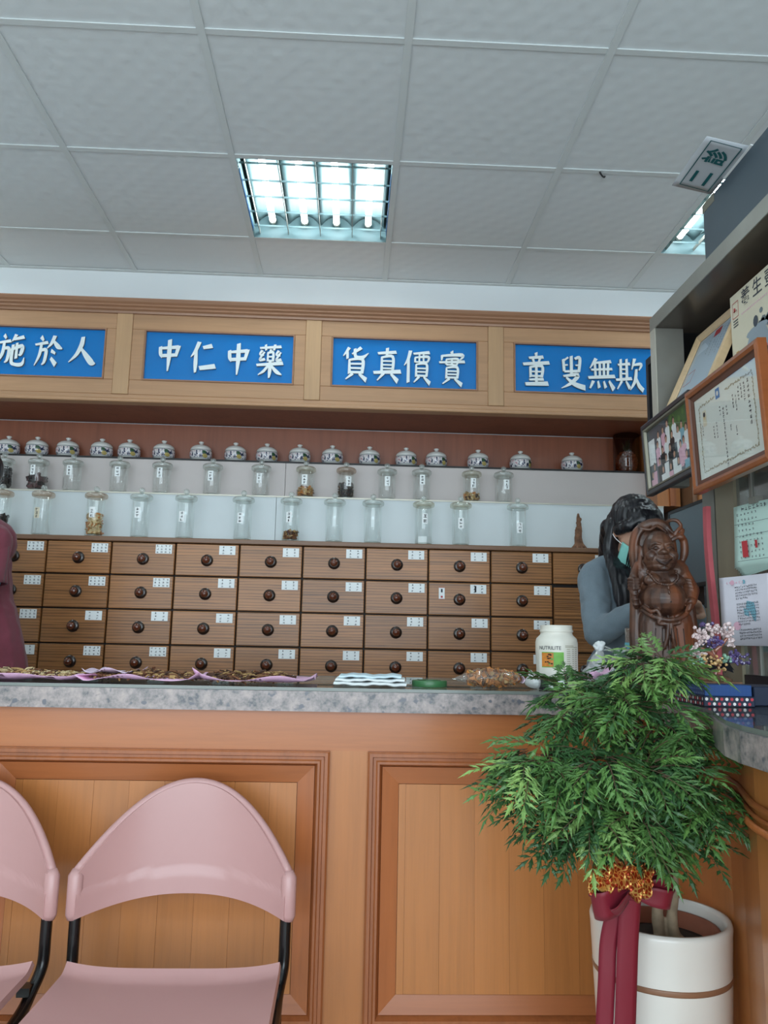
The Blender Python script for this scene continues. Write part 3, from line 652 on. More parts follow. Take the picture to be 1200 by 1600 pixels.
# ------------------------------------------------------------------ sign cabinet with calligraphy
GLYPH = {
 '勿': "3.4,9.6,.9 2.4,7,.6 .8,5,.2;2.6,7.4,.6 8.4,8,1 8,4,.9 6.6,.8,.5 5.6,1.8,.2;5,7.4,.7 3.4,4.6,.6 .8,2.2,.2;6.8,7.2,.7 5,4,.6 2,.6,.2",
 '施': "2.2,9.6,.9 2.9,8.7,.6;.2,7.2,.5 4.6,7.9,.8;2.4,7.5,.7 2,4,.9 .3,.8,.2;2.2,5.4,.6 4.2,5.5,.9 3.9,2.2,.8 3,1.2,.3;6.4,9.8,.9 5.2,7.8,.3;5.8,8.4,.6 9.2,9.2,.9;4.6,4.9,.5 8.8,6.4,1 8.6,4,.9 7.8,3.6,.3;7,7.2,.7 7,2.6,.8;5.7,6.6,.8 5.4,1.8,.9 6.5,.7,.8 9.2,.8,.9 9.9,2.8,.2",
 '於': "2.2,9.4,1 3,8.4,.6;.3,7,.5 4.6,7.8,.8;2.4,7.3,.7 2,4,.8 .4,.6,.2;2.2,5.2,.6 4.2,5.4,.9 3.9,2,.8 3,.9,.3;7,9.8,1 6,7.6,.8 4.6,6,.2;6.8,8.2,.6 8.4,6.6,1.2 9.9,6,.3;6.2,5.2,.9 7.5,4.5,.6;6.2,2.9,.8 7.9,1.1,1.2",
 '人': "5,9.4,1 4.6,7,1.2 3,4,.9 .4,1.6,.2;4.4,6.2,.5 6.5,3.8,1.3 8.6,1.7,1.5 9.9,1.5,.3",
 '中': "1.7,7.7,.9 1.9,5.6,1 2.5,4.6,.5;1.8,7.3,.6 8.3,7.9,.9;8.3,8.1,1.1 7.4,5,.8;2.4,5,.8 7.6,5.4,.8;5,9.9,1.1 5,5,1.2 4.7,.4,.4",
 '仁': "3.4,9.6,1.1 2.2,7,.9 .6,5,.2;2.4,7,.8 2.4,3,1.1 2.4,.3,.6;5,8,.8 8,8.6,1.1;4,1.6,1 9.4,2.3,1.2",
 '藥': "1.2,9,.5 8.8,9.6,.7;3.2,10,.7 3.4,8.4,.6;6.6,10.1,.7 6.3,8.5,.6;5.2,8.6,.6 4.6,7.8,.2;4.1,7.6,.5 4.1,5,.6;4.1,7.5,.5 6,7.7,.7 6,5,.7;4.2,6.3,.4 5.9,6.4,.4;4.2,5.1,.4 5.9,5.1,.4;2,8.2,.7 1.2,7,.5 2.6,6.8,.5;2.8,7.7,.5 1.2,5.3,.6 3,5.5,.7;8,8.2,.7 7.2,7,.5 8.6,6.8,.5;8.8,7.7,.5 7.2,5.3,.6 9,5.5,.7;.2,3.6,.6 9.6,4.4,.9;5,4.8,.8 5,2,1 4.8,-.2,.5;4.4,3.6,.6 2.8,1.8,.7 .8,.6,.2;5.4,3.6,.5 7.4,1.7,1 9.3,.8,.3",
 '貨': "2.4,9.9,.9 .4,7.4,.3;1.8,8.6,.8 1.9,6.6,.7;6.8,10,.9 3.6,8,.4;4.6,9.6,.8 4.9,7.2,.9 7.4,7,.9 9.6,8.4,.2;2.6,6.2,.6 2.7,2,.9;2.6,6.1,.5 7.4,6.4,.9 7.3,2,.9;3,4.9,.5 7.2,5,.5;3,3.6,.5 7.2,3.6,.5;2.7,2.3,.6 7.3,2.3,.6;3.8,1.8,.8 1.4,.1,.3;6.2,1.8,.6 8.8,0,1.2",
 '真': "1.6,8.6,.6 8.2,9.1,.8;5,10.2,.9 4.8,7.6,.7;3,7.4,.6 3,3,.8;3,7.3,.5 7,7.6,.8 7,3,.8;3.2,6.2,.4 6.8,6.2,.4;3.2,5,.4 6.8,5,.4;3.2,3.9,.4 6.8,3.9,.4;.1,2.5,.7 9.9,3,1;3.6,2.2,.8 1.4,.1,.3;6.4,2.2,.6 8.8,0,1.2",
 '價': "2.4,9.9,1 1.6,7.4,.8 .2,5.4,.2;1.7,7.2,.8 1.7,.2,.9;3.6,9.1,.5 9.4,9.6,.8;4.2,7.9,.5 4.2,6.5,.6;4.2,7.9,.4 9.1,8.2,.7 8.7,6.5,.5;5.8,9.1,.5 5.7,6.6,.5;7.3,9.2,.5 7.3,6.6,.5;4.2,6.5,.4 8.8,6.6,.4;4.6,5.7,.5 4.6,2,.7;4.6,5.7,.4 8.4,5.9,.7 8.4,2,.7;4.8,4.5,.4 8.2,4.5,.4;4.8,3.4,.4 8.2,3.4,.4;4.6,2.2,.5 8.4,2.2,.5;5.6,1.8,.7 3.8,.1,.3;7.4,1.8,.5 9.6,-.1,1.1",
 '實': "5,10.2,.9 5.2,9.1,.6;1.4,8.9,.8 1.2,7.4,.4;1.4,8.8,.5 8.9,9.2,.9 8,7.6,.3;3,7.7,.5 2.9,6.2,.6;3,7.7,.4 7.2,7.9,.6 6.9,6.2,.5;.4,6.7,.5 9.7,7.1,.7;5,8,.6 5,5.9,.6;3,6,.4 7,6,.4;3,5,.5 3,1.8,.7;3,5,.4 7,5.2,.7 7,1.8,.7;3.2,4,.4 6.8,4,.4;3.2,3,.4 6.8,3,.4;3,2,.5 7,2,.5;4,1.6,.7 1.6,0,.3;6,1.6,.5 8.6,-.2,1.1",
 '童': "5,10.2,.9 5.1,9,.6;2.4,8.6,.6 7.6,9,.8;3.8,8.3,.7 4.2,7.2,.6;6.4,8.4,.7 5.8,7.1,.5;.2,6.6,.7 9.8,7.2,.9;2.8,5.8,.7 2.9,2.6,.8;2.8,5.7,.5 7.2,6,.8 7,2.6,.8;3,4.3,.4 7,4.3,.4;3,2.9,.5 7,2.9,.5;5,6.4,.7 5,.6,.9;2.4,1.7,.5 7.6,1.9,.7;1,.3,.8 9.2,.6,1.1",
 '叟': "2,8.9,.8 2.3,5.4,.8;2.4,5.1,.5 8,5.4,.7;3.8,9.6,.5 2.2,8.5,.4;2.4,7.1,.4 3.6,7.2,.4;5,9.9,.9 5,4,.9;6.4,9.2,.6 8.2,9.4,.9 7.8,5.2,.8;6.6,7.1,.4 7.8,7.2,.4;2,3.6,.5 7.4,4.1,1 5,1.6,.9 1.2,-.2,.2;3,3.2,.5 6,1.2,1.1 9.9,.1,1.3",
 '無': "3,9.9,1 .8,7,.3;2.4,8.6,.5 8.6,9.2,.8;2.6,8.4,.7 2.8,4,.7;4.4,8.6,.7 4.4,4,.7;6,8.7,.7 5.9,4,.7;7.6,8.8,.7 7.3,4,.7;1.2,6.4,.5 9,6.8,.6;.1,3.9,.7 9.9,4.5,.9;1.8,2.8,.9 .6,.6,.5;3.6,2.8,.5 4,.9,.9;5.8,2.8,.5 6.4,.9,.9;7.8,2.9,.6 9.4,.5,1.2",
 '欺': "1,8,.5 5.4,8.4,.7;2,9.7,.7 1.9,3.4,.8;4.2,9.8,.7 4.2,3.4,.8;2,6.6,.4 4.2,6.6,.4;2,5.2,.4 4.2,5.2,.4;.1,3.2,.6 5.9,3.7,.8;2.2,2.8,.7 .5,.3,.3;3.8,2.8,.5 5.1,.7,.9;7.2,9.9,.9 6.1,6.6,.3;6.8,8,.5 9.7,8.3,.8 8.8,6.4,.3;7.8,6.6,.7 7.2,3,.9 5.3,.1,.3;7.6,4,.5 8.6,1.6,1 10.1,.1,1.1"}
def brush_char(ch, w, h, th=.010):
    mb = MB()
    for si, st in enumerate(GLYPH[ch].split(';')):
        pts = [tuple(float(q) for q in t.split(',')) for t in st.split()]
        P = smoothpath([(p[0], p[1], p[2]) for p in pts], 5)
        L = []; Rr = []
        for i, p in enumerate(P):
            t = Vector((P[min(i + 1, len(P) - 1)].x - P[max(i - 1, 0)].x, P[min(i + 1, len(P) - 1)].y - P[max(i - 1, 0)].y)).normalized()
            n = Vector((-t.y, t.x)); hw = max(p.z, .12) * .5 * 1.28
            L.append((p.x + n.x * hw, p.y + n.y * hw)); Rr.append((p.x - n.x * hw, p.y - n.y * hw))
        t0 = (Vector((P[1].x - P[0].x, P[1].y - P[0].y))).normalized(); t1 = (Vector((P[-1].x - P[-2].x, P[-1].y - P[-2].y))).normalized()
        # slanted brush entry and exit
        L[0] = (L[0][0] - t0.x * P[0].z * .35, L[0][1] - t0.y * P[0].z * .35); Rr[-1] = (Rr[-1][0] + t1.x * P[-1].z * .35, Rr[-1][1] + t1.y * P[-1].z * .35)
        d = th + .00025 * si; n = len(P)
        def W(q, y): return ((q[0] / 10 - .5) * w, y, (q[1] / 10 - .5) * h)
        vs = [W(q, -d) for q in L] + [W(q, -d) for q in Rr] + [W(q, 0) for q in L] + [W(q, 0) for q in Rr]
        fr = [(i, i + 1, n + i + 1, n + i) for i in range(n - 1)]; sd_ = []
        for i in range(n - 1): sd_ += [(i, 2 * n + i, 2 * n + i + 1, i + 1), (n + i, n + i + 1, 3 * n + i + 1, 3 * n + i)]
        sd_ += [(0, n, 3 * n, 2 * n), (n - 1, 3 * n - 1, 4 * n - 1, 2 * n - 1)]
        mb.add(vs, fr, 0); mb.add(vs, sd_, 1)
    return mb
YU = 3.30; POSTS = [-1.8145, -1.0073, -.1918, .6072, 1.414]
uc = thing('sign_cabinet', 'light brown wall cabinet with cornice and blue calligraphy signs', 'cabinet', (0, YU, 2.066))
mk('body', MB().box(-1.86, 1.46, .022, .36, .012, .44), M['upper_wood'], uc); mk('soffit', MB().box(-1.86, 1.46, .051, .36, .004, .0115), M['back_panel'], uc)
cp = [(0.0, .395), (-.008, .395), (-.010, .404), (-.018, .410), (-.018, .418), (-.026, .424), (-.026, .430), (-.034, .438), (-.040, .448), (-.040, .452), (.36, .452), (.36, .395)]
mk('cornice', MB().poly([(-1.875, y, z) for y, z in cp], (3.335, 0, 0)), M['cornice'], uc)
mk('bottom_rail', MB().box(-1.86, 1.46, -.006, .05, .0, .016, 0, .003).box(-1.86, 1.46, .0, .03, .016, .034, 0, .002), M['upper_wood'], uc)
for x in POSTS: mk('post', MB().box(x - .034, x + .034, -.004, .03, .034, .396, 0, .002), M['upper_wood_v'], uc)
PANELS = [(-1.722, -1.088), (-.913, -.279), (-.1056, .5215), (.6935, 1.325)]
TXT = [[('勿', -40, 545), ('施', 17, 547), ('於', 75, 549), ('人', 128, 549)], [('中', 264, 556), ('仁', 317, 558), ('中', 372, 562), ('藥', 422, 564)],
       [('貨', 556, 568), ('真', 605, 570), ('價', 652, 573), ('實', 706, 575)], [('童', 838, 577), ('叟', 893, 581), ('無', 940, 585), ('欺', 983, 585)]]
for k, (a, b) in enumerate(PANELS):
    x0 = POSTS[k] + .034; x1 = POSTS[k + 1] - .034; z0, z1 = .105, .320
    fr = MB()
    fr.box(x0, x1, 0, .022, .034, z0 - .006, 0, .002).box(x0, x1, 0, .022, z1 + .006, .396, 0, .002).box(x0, a - .006, 0, .022, z0 - .006, z1 + .006, 0, .002).box(b + .006, x1, 0, .022, z0 - .006, z1 + .006, 0, .002)
    f = mk('panel_frame', fr, M['upper_wood'], uc)
    mk('inner_lip', MB().box(a - .006, b + .006, -.003, .02, z0 - .006, z0).box(a - .006, b + .006, -.003, .02, z1, z1 + .006).box(a - .006, a, -.003, .02, z0, z1).box(b, b + .006, -.003, .02, z0, z1), M['cornice'], f)
    s = mk('sign_board', MB().box(a, b, .012, .020, z0, z1), M['blue_panel'], uc); s['label'] = 'glossy blue sign board with white brush characters'
    for ch, px, py in TXT[k]:
        p = at(px, py, Y=YU); mk('character', brush_char(ch, .118, .145), [M['letter_white'], M['letter_side']], s, loc=(p.x, .0118, p.z - 2.066), recalc=False)

# ------------------------------------------------------------------ jars on the tiers
def chips(n, r, h, size, rg, flat=.3, mats=1, cyl=True, fill=.0):
    mb = MB()
    for k in range(n):
        a = rg.uniform(0, 2 * math.pi); q = r * math.sqrt(rg.random()); z = h * (k + .5) / n
        if rg.random() < .5: q = r * rg.uniform(.85, 1)
        c = Vector((q * math.cos(a), q * math.sin(a), z)); s = size * rg.uniform(.6, 1.3)
        Q = Euler((rg.uniform(-1, 1), rg.uniform(-1, 1), rg.uniform(0, 6.3))).to_matrix(); st = len(mb.v)
        mb.box(-s, s, -s * rg.uniform(.4, .8), s * .6, -s * flat, s * flat, rg.randrange(mats))
        for i in range(st, len(mb.v)): mb.v[i] = tuple(c + Q @ Vector(mb.v[i]))
    if cyl: mb.lathe([(r * .9, 0), (r * .9, h * .93), (0, h * .95)], 14)
    return mb
jar_mesh = {}
def jar(px, base_z, Y, kind, lid, lab=None, label=None, group=None, face=0.0):
    """kind 0: tall lower jar, 1: short upper jar"""
    p = at(px, 700, Y=Y); p = at(px, 745 if kind else 800, Y=Y); H = (.166, .124)[kind]; r = (.0368, .0385)[kind]; rl = (.0465, .0450)[kind]
    t = thing('glass_jar', label or 'empty clear glass apothecary jar with a white name slip', 'jar', (p.x, Y, base_z), face, group)
    if ('b', kind) not in jar_mesh:
        b = MB().lathe([(r - .004, 0), (r, .004), (r, H - .012), (r * .93, H - .004), (r * .93, H)], 28); o = mk('body', b, M['glass'], t, True); jar_mesh['b', kind] = o.data
        # inner thick base
    else: link('body', jar_mesh['b', kind], t)
    if ('f', kind) not in jar_mesh:
        o = mk('foot', MB().lathe([(r - .006, .0005), (r - .003, .004), (r - .003, .008), (0, .009)], 24), M['glass_lid'], t, True); jar_mesh['f', kind] = o.data
    else: link('foot', jar_mesh['f', kind], t)
    lm = {'c': 'glass_lid', 'a': 'glass_amber', 'y': 'glass_cream'}[lid]
    if ('l', kind, lid) not in jar_mesh:
        l = MB().lathe([(r * .94, H - .006), (rl - .002, H - .002), (rl, H + .004), (rl - .001, H + .012), (rl * .86, H + .017), (rl * .4, H + .021), (.008, H + .024), (0, H + .0245)], 28); o = mk('lid', l, M[lm], t, True); jar_mesh['l', kind, lid] = o.data
    else: o = link('lid', jar_mesh['l', kind, lid], t)
    if ('k', kind, lid) not in jar_mesh:
        k = mk('lid_knob', MB().ball((0, 0, H + .035), .0125, 14, 10).lathe([(.006, H + .022), (.005, H + .028)], 10), M['glass_lid'], o, True); jar_mesh['k', kind, lid] = k.data
    else: link('lid_knob', jar_mesh['k', kind, lid], o)
    if lab:
        dx, dz, m = lab; n = len(jar_mesh); w, h = (.0115, .040)
        mb = MB(); rg = random.Random(int(px)); W = 6; a0 = math.asin(max(-.9, min(.9, dx / r)))
        def P(u, v): a = a0 + (u - .5) * 2 * w / r; return ((r + .0008) * math.sin(a), -(r + .0008) * math.cos(a), H * dz + (v - .5) * 2 * h * .55)
        mb.sheet(P, 6, 1)
        nn = 2 if m == 'ink_black' else 3; z0 = len(mb.v)
        for b in range(nn):
            tmp = MB(); tick_glyph(tmp, 0, 0, .012 if nn == 3 else .015, 0, 1, rg)
            if nn == 2: tick_glyph(tmp, 0, 0, .013, 0, 1, rg)
            for f in tmp.f:
                q = []
                for i in f:
                    x, _, z = tmp.v[i]; a = a0 + x / r; q.append(((r + .0013) * math.sin(a), -(r + .0013) * math.cos(a), H * dz + (1 - 2 * (b + .5) / nn) * h * .52 + z))
                mb.add(q, [tuple(range(len(q)))], 1)
        mk('name_slip', mb, [M['paper'] if m != 'tan' else M['kettle_box'], M['ink_black']], t, recalc=False)
    return t, p
def fill(px, t, kind, h, mats, n, size, label, flat=.3, seed=1):
    r = (.0368, .0385)[kind] - .007; rg = random.Random(seed)
    mb = chips(n, r, h, size, rg, flat, len(mats))
    o = mk('jar_contents', mb, [M[m] for m in mats], None, loc=(t.location.x, t.location.y, t.location.z + .010 + size * .4))
    tag(o, label, 'dried herbs', None, 'stuff')
LO = 'glass jars on the lower tier'; UP = 'glass jars on the upper tier'
YL, YUp = 3.30, 3.458
z1 = ZT + .0005; z2 = Z2 + .0005
jar(1, z1, YL, 0, 'a', None, 'glass jar of dark herbs with amber lid behind the maroon uniform')
j, p = jar(66, z1, YL, 0, 'a', (-.008, .55, 'tan'), 'tall glass jar with amber lid and a rounded tan slip')
j, p = jar(149, z1, YL, 0, 'a', (-.002, .60, 'ink'), 'tall glass jar with amber lid half full of pale yellow slices')
fill(149, j, 0, .086, ['herb_d', 'herb_b', 'herb_orange'], 170, .0075, 'pale yellow dried slices inside the amber lidded glass jar', .25, 3)
jar(220, z1, YL, 0, 'c', (-.004, .62, 'ink'), 'empty tall clear glass jar with white name slip', LO)
jar(290, z1, YL, 0, 'c', (-.008, .55, 'ink'), 'empty tall clear glass jar with white name slip', LO)
jar(380, z1, YL, 0, 'c', (-.007, .55, 'ink'), 'empty tall clear glass jar with white name slip', LO)
j, p = jar(455, z1, YL, 0, 'c', (-.006, .60, 'ink'), 'tall clear lidded glass jar with brown chips at the bottom')
fill(455, j, 0, .034, ['herb_a', 'herb_b', 'herb_c'], 90, .0055, 'brown dried chips at the bottom of the clear lidded tall jar', .3, 4)
for px in (523, 583): jar(px, z1, YL, 0, 'c', None, 'empty tall clear glass jar without any name slip', 'unlabelled jars on the lower tier')
j, p = jar(662, z1, YL, 0, 'y', (.003, .65, 'ink_black'), 'tall glass jar with bold black characters on its slip')
mk('white_card', MB().box(-.022, .014, -.001, .001, .004, .038), M['paper'], j)
jar(720, z1, YL, 0, 'y', (-.004, .56, 'ink'), 'empty tall glass jar with a cream tinted lid')
jar(809, z1, YL, 0, 'c', (.001, .48, 'ink'), 'empty tall clear glass jar with white name slip', LO)
j, p = jar(5, z2, YUp, 1, 'c', (0, .6, 'ink'), 'short glass jar full of black herbs beside the leaf jar')
fill(5, j, 1, .09, ['herb_black', 'dark'], 150, .006, 'black dried herbs filling a short clear glass jar', .5, 5)
j, p = jar(59, z2, YUp, 1, 'c', (-.010, .72, 'ink'), 'short clear glass jar with dark purplish curled pieces inside')
fill(59, j, 1, .052, ['herb_purple', 'herb_black'], 42, .013, 'dark purplish curled dried pieces inside a short glass jar', .35, 6)
US = 'empty short clear glass jar with white name slip'
jar(113, z2, YUp, 1, 'c', (-.002, .74, 'ink'), US, UP); jar(186, z2, YUp, 1, 'c', (.003, .74, 'ink'), US, UP); jar(253, z2, YUp, 1, 'c', (-.002, .74, 'ink'), US, UP)
jar(332, z2, YUp, 1, 'c', (-.002, .68, 'ink'), US, UP); jar(408, z2, YUp, 1, 'c', (-.004, .64, 'ink'), US, UP)
j, p = jar(478, z2, YUp, 1, 'y', (-.004, .64, 'ink'), 'short glass jar holding light brown almond shaped pieces')
fill(478, j, 1, .038, ['herb_b', 'herb_orange', 'herb_a'], 70, .0085, 'light brown almond shaped dried pieces in a short jar', .4, 7)
j, p = jar(541, z2, YUp, 1, 'a', (.012, .62, 'ink'), 'short glass jar with amber lid filled with black chips')
fill(541, j, 1, .060, ['herb_black', 'herb_c'], 190, .0055, 'black dried chips in the short amber lidded jar', .4, 8)
jar(605, z2, YUp, 1, 'c', (0, .66, 'ink'), US, UP); jar(659, z2 + .001, YUp, 1, 'c', (0, .74, 'ink'), US, UP)
j, p = jar(737, z2, YUp, 1, 'y', (.002, .68, 'ink'), 'short glass jar with a low heap of brown mottled nuts')
fill(737, j, 1, .030, ['herb_b', 'herb_orange', 'herb_d', 'herb_c'], 70, .007, 'brown mottled nut pieces low in a short glass jar', .5, 9)
jar(787, z2, YUp, 1, 'c', (.006, .66, 'ink'), US, UP)
# contents of the first lower jar, beside the maroon uniform
tl = at(1, 800, Y=YL); o = mk('jar_contents', chips(120, .029, .075, .006, random.Random(2), .5, 2), [M['herb_black'], M['herb_c']], loc=(tl.x, YL, z1 + .012)); tag(o, 'black dried herbs in the jar behind the maroon uniform', 'dried herbs', None, 'stuff')
# porcelain pots
pb = MB().lathe([(.032, 0), (.038, .001), (.045, .008), (.0505, .022), (.0515, .036), (.0495, .047), (.047, .0505)], 32)
pl = MB().lathe([(.047, .0507), (.0485, .053), (.046, .061), (.037, .070), (.022, .0765), (.010, .0785), (0, .079)], 32)
pk = MB().lathe([(.006, .077), (.0065, .083), (.011, .086), (.0125, .091), (.008, .0935), (0, .094)], 16)
pm = None
for k, px in enumerate((14, 59, 107, 160, 203, 257, 315, 369, 418, 469, 520, 578, 635, 682, 747, 813, 893)):
    p = at(px, 690, Y=3.592); t = thing('porcelain_pot', 'small white porcelain pot with blue figures, lid and knob in the brown niche', 'pot', (p.x, 3.592, Z3 + .0005), rng.uniform(-.25, .25), 'porcelain pots in the niche')
    if pm is None:
        a = mk('body', pb, M['porcelain'], t, True); b = mk('lid', pl, M['porcelain'], t, True); c = mk('lid_knob', pk, M['porcelain'], b, True); pm = (a.data, b.data, c.data)
    else: link('body', pm[0], t); b = link('lid', pm[1], t); link('lid_knob', pm[2], b)
# pineapple ornament in smoked glass
t = thing('glass_cylinder', 'smoked brown glass cylinder holding a golden pineapple', 'vase', (1.277, 3.585, Z3 + .0005))
mk('wall', MB().lathe([(.058, 0), (.060, .003), (.060, .182), (.058, .184)], 32), M['glass_dark'], t, True)
pp = thing('pineapple', 'golden pineapple ornament with green crown inside smoked glass', 'ornament', (1.277, 3.585, Z3 + .004))
pb_ = MB().lathe([(.012, 0), (.032, .006), (.044, .030), (.045, .055), (.038, .080), (.022, .096), (0, .100)], 22); mk('body', pb_, M['pineapple'], pp, True)
sc = MB()
for i in range(8):
    for k in range(12):
        z = .012 + i * .0115; rr = .045 * math.sqrt(max(0, 1 - ((z - .047) / .056) ** 2)); a = (k + .5 * (i % 2)) * math.pi / 6
        sc.ball((rr * math.cos(a), rr * math.sin(a), z), (.0075, .0075, .0055), 6, 4)
mk('eyes', sc, M['herb_orange'], pp)['kind'] = 'stuff'
cr = MB()
for k in range(14):
    a = k * 2.4; l = .03 + .02 * (k % 3); s = .4 + .05 * (k % 5); cr.tube([(0, 0, .096), (.012 * math.cos(a), .012 * math.sin(a), .096 + l * .6), (.012 * math.cos(a) * (1 + s), .012 * math.sin(a) * (1 + s), .096 + l)], [.005, .006, .001], 6, flat=.35)
mk('crown', cr, M['leaf_dark'], pp)
# root ornament
rp = at(905, 850, Y=3.31); pr = []
rg = random.Random(11)
pr = [('t', [(0, 0, .012), (-.004, 0, .05), (0.002, .003, .09), (-.002, 0, .135), (-.002, 0, .150)], [.020, .0165, .012, .008, .005])]
for k in range(9):
    a = k * .7; pr.append(('t', [(0, 0, .04 - .002 * k), (.014 * math.cos(a), .012 * math.sin(a), .018), (.030 * math.cos(a), .024 * math.sin(a), .004)], [.010, .008, .005]))
for k in range(16): a = rg.uniform(0, 6.3); z = rg.uniform(.02, .13); q = .017 - .08 * z; pr.append(('s', (q * math.cos(a), q * math.sin(a), z), rg.uniform(.004, .007)))
tag(mkblob('root_ornament', pr, .0022, M['root'], smooth=1, loc=(rp.x, 3.31, ZT + .001)), 'rough upright brown root ornament standing on the drawers by the woman', 'ornament')

# ================================================================== front counter
CTZ, CTB, GLZ = .970, .925, .978          # laminate top, laminate bottom, top of the glass sheet
EDGE = [(.655, 1.85), (.652, 1.70), (.650, 1.55), (.645, 1.46), (.628, 1.385), (.600, 1.305), (.574, 1.225), (.562, 1.15), (.560, 1.05), (.560, .25)]
def slab_outline(o=0.0): return [(XL, 1.85 + o)] + [(x + o, y + (o if i == 0 else 0)) for i, (x, y) in enumerate(EDGE)] + [(1.62, .25), (1.62, 2.44), (XL, 2.44)]
tag(mk('countertop', MB().poly([(x, y, CTB) for x, y in slab_outline()], (0, 0, CTZ - CTB)), M['laminate']), 'grey pink speckled laminate countertop bending round the corner', 'countertop')
M['sheet_glass'] = thin_glass('sheet_glass', (.93, .96, .95, 1), .02, .08, .60)
gs = MB().poly([(x, y, CTZ + .0006) for x, y in slab_outline(.004)], (0, 0, GLZ - CTZ - .0006)); gs.m = [0, 0] + [1] * (len(gs.f) - 2)
tag(mk('glass_sheet', gs, [M['sheet_glass'], mat('glass_edge', rgb(116, 122, 116), .2)]), 'clear glass sheet lying over the speckled countertop', 'glass sheet')

def ring(mb, x0, x1, z0, z1, prof, m=0):
    """mitred rectangular ring on the XZ plane; prof = [(inset, y)]"""
    vs = []; fs = []
    for (i, y) in prof: vs += [(x0 + i, y, z0 + i), (x1 - i, y, z0 + i), (x1 - i, y, z1 - i), (x0 + i, y, z1 - i)]
    for k in range(len(prof) - 1):
        for c in range(4): fs.append((k * 4 + c, k * 4 + (c + 1) % 4, (k + 1) * 4 + (c + 1) % 4, (k + 1) * 4 + c))
    return mb.add(vs, fs, m)
YC = 1.88
fc = thing('front_counter', 'orange brown wooden shop counter with two moulded front panels', 'counter', (0, YC, 0))
XCR = .70
mk('carcass', MB().box(XL, 1.5, .016, .50, .02, CTB), M['counter_wood'], fc)
mk('top_rail', MB().box(XL, .76, 0, .016, .836, CTB), M['counter_wood_h'], fc)
mk('bottom_rail', MB().box(XL, .76, 0, .016, .09, .245), M['counter_wood_h'], fc)
mk('kick_board', MB().box(XL, .76, .004, .016, .0, .09), M['panel_frame_h'], fc)
PB = [(-2.52, -1.755), (-1.667, -.902), (-.815, -.0385), (.0485, .690)]
xs = XL
for a, b in PB:
    if a > XL: mk('stile', MB().box(max(xs, XL), a, 0, .016, .245, .836), M['counter_wood'], fc)
    xs = b
mk('stile', MB().box(xs, .76, 0, .016, .245, .836), M['counter_wood'], fc)
rg = random.Random(8)
for a, b in PB[1:]:
    z0, z1 = .245, .836
    f = mk('front_panel', ring(MB(), a, b, z0, z1, [(0, .004), (.0, -.012), (.004, -.015), (.011, -.015), (.013, -.009), (.019, -.009), (.022, -.012), (.027, -.012), (.031, -.002), (.034, .006), (.034, .014)]), M['moulding'], fc)
    i0, i1 = .034, .072; y0, y1 = .002, .010
    q = lambda i, y: [(a + i, y, z0 + i), (b - i, y, z0 + i), (b - i, y, z1 - i), (a + i, y, z1 - i)]
    O = q(i0, y0); I = q(i1, y1)
    for s in range(4):
        p4 = [O[s], O[(s + 1) % 4], I[(s + 1) % 4], I[s]]
        mk('frame_board', MB().poly(p4, (0, .006, 0)), M['panel_frame_h'] if s in (0, 2) else M['panel_frame'], f)
    x = a + i1 + .001; first = True; n = 0
    while x < b - i1 - .004:
        w = .016 if first else .079; x2 = min(x + w, b - i1 - .001); first = False
        o = mk('plank', MB().box(x, x2 - .0004, .0085 + .0004 * (n % 2), .014, z0 + i1 + .001, z1 - i1 - .001), M['plank'], f); x = x2; n += 1

# right-hand counter, its face curving round under the countertop
def inset(pts, d):
    out = []
    for i, (x, y) in enumerate(pts):
        a = pts[max(i - 1, 0)]; b = pts[min(i + 1, len(pts) - 1)]; t = Vector((b[0] - a[0], b[1] - a[1])).normalized(); out.append((x - t.y * d, y + t.x * d))
    return out
FACE = [(XCR + .002, 1.845)] + [p for p in inset(EDGE[1:], .040)]
rc = thing('side_counter', 'curved wooden counter with rope moulding beside the potted plant', 'counter', (0, 0, 0))
mk('body', MB().poly([(x, y, .09) for x, y in FACE] + [(1.58, .25, .09), (1.58, 1.87, .09), (XCR + .003, 1.87, .09)], (0, 0, CTB - .09)), M['counter_wood'], rc)
mk('kick_board', MB().poly([(x + .02, y, 0) for x, y in FACE] + [(1.56, .25, 0), (1.56, 1.86, 0), (XCR + .03, 1.86, 0)], (0, 0, .0895)), M['panel_frame_h'], rc)
fp = [(x - .004, y) for x, y in FACE[1:]]
mk('moulding_band', MB().tube(smoothpath([(x, y, .858) for x, y in fp], 3), .005, 8).tube(smoothpath([(x, y, .842) for x, y in fp], 3), .0035, 8), M['moulding'], rc, True)
rope = MB(); rp_ = smoothpath([(x - .004, y, .828) for x, y in fp], 26)
for k, p in enumerate(rp_):
    if p.y < .7: break
    rope.ball(p, (.004, .0030, .007), 6, 5, rot=(R(35), 0, 0))
mk('rope_moulding', rope, M['panel_frame'], rc, True)['kind'] = 'stuff'
mk('lower_band', MB().tube(smoothpath([(x, y, .22) for x, y in fp], 3), .010, 8), M['moulding'], rc, True)

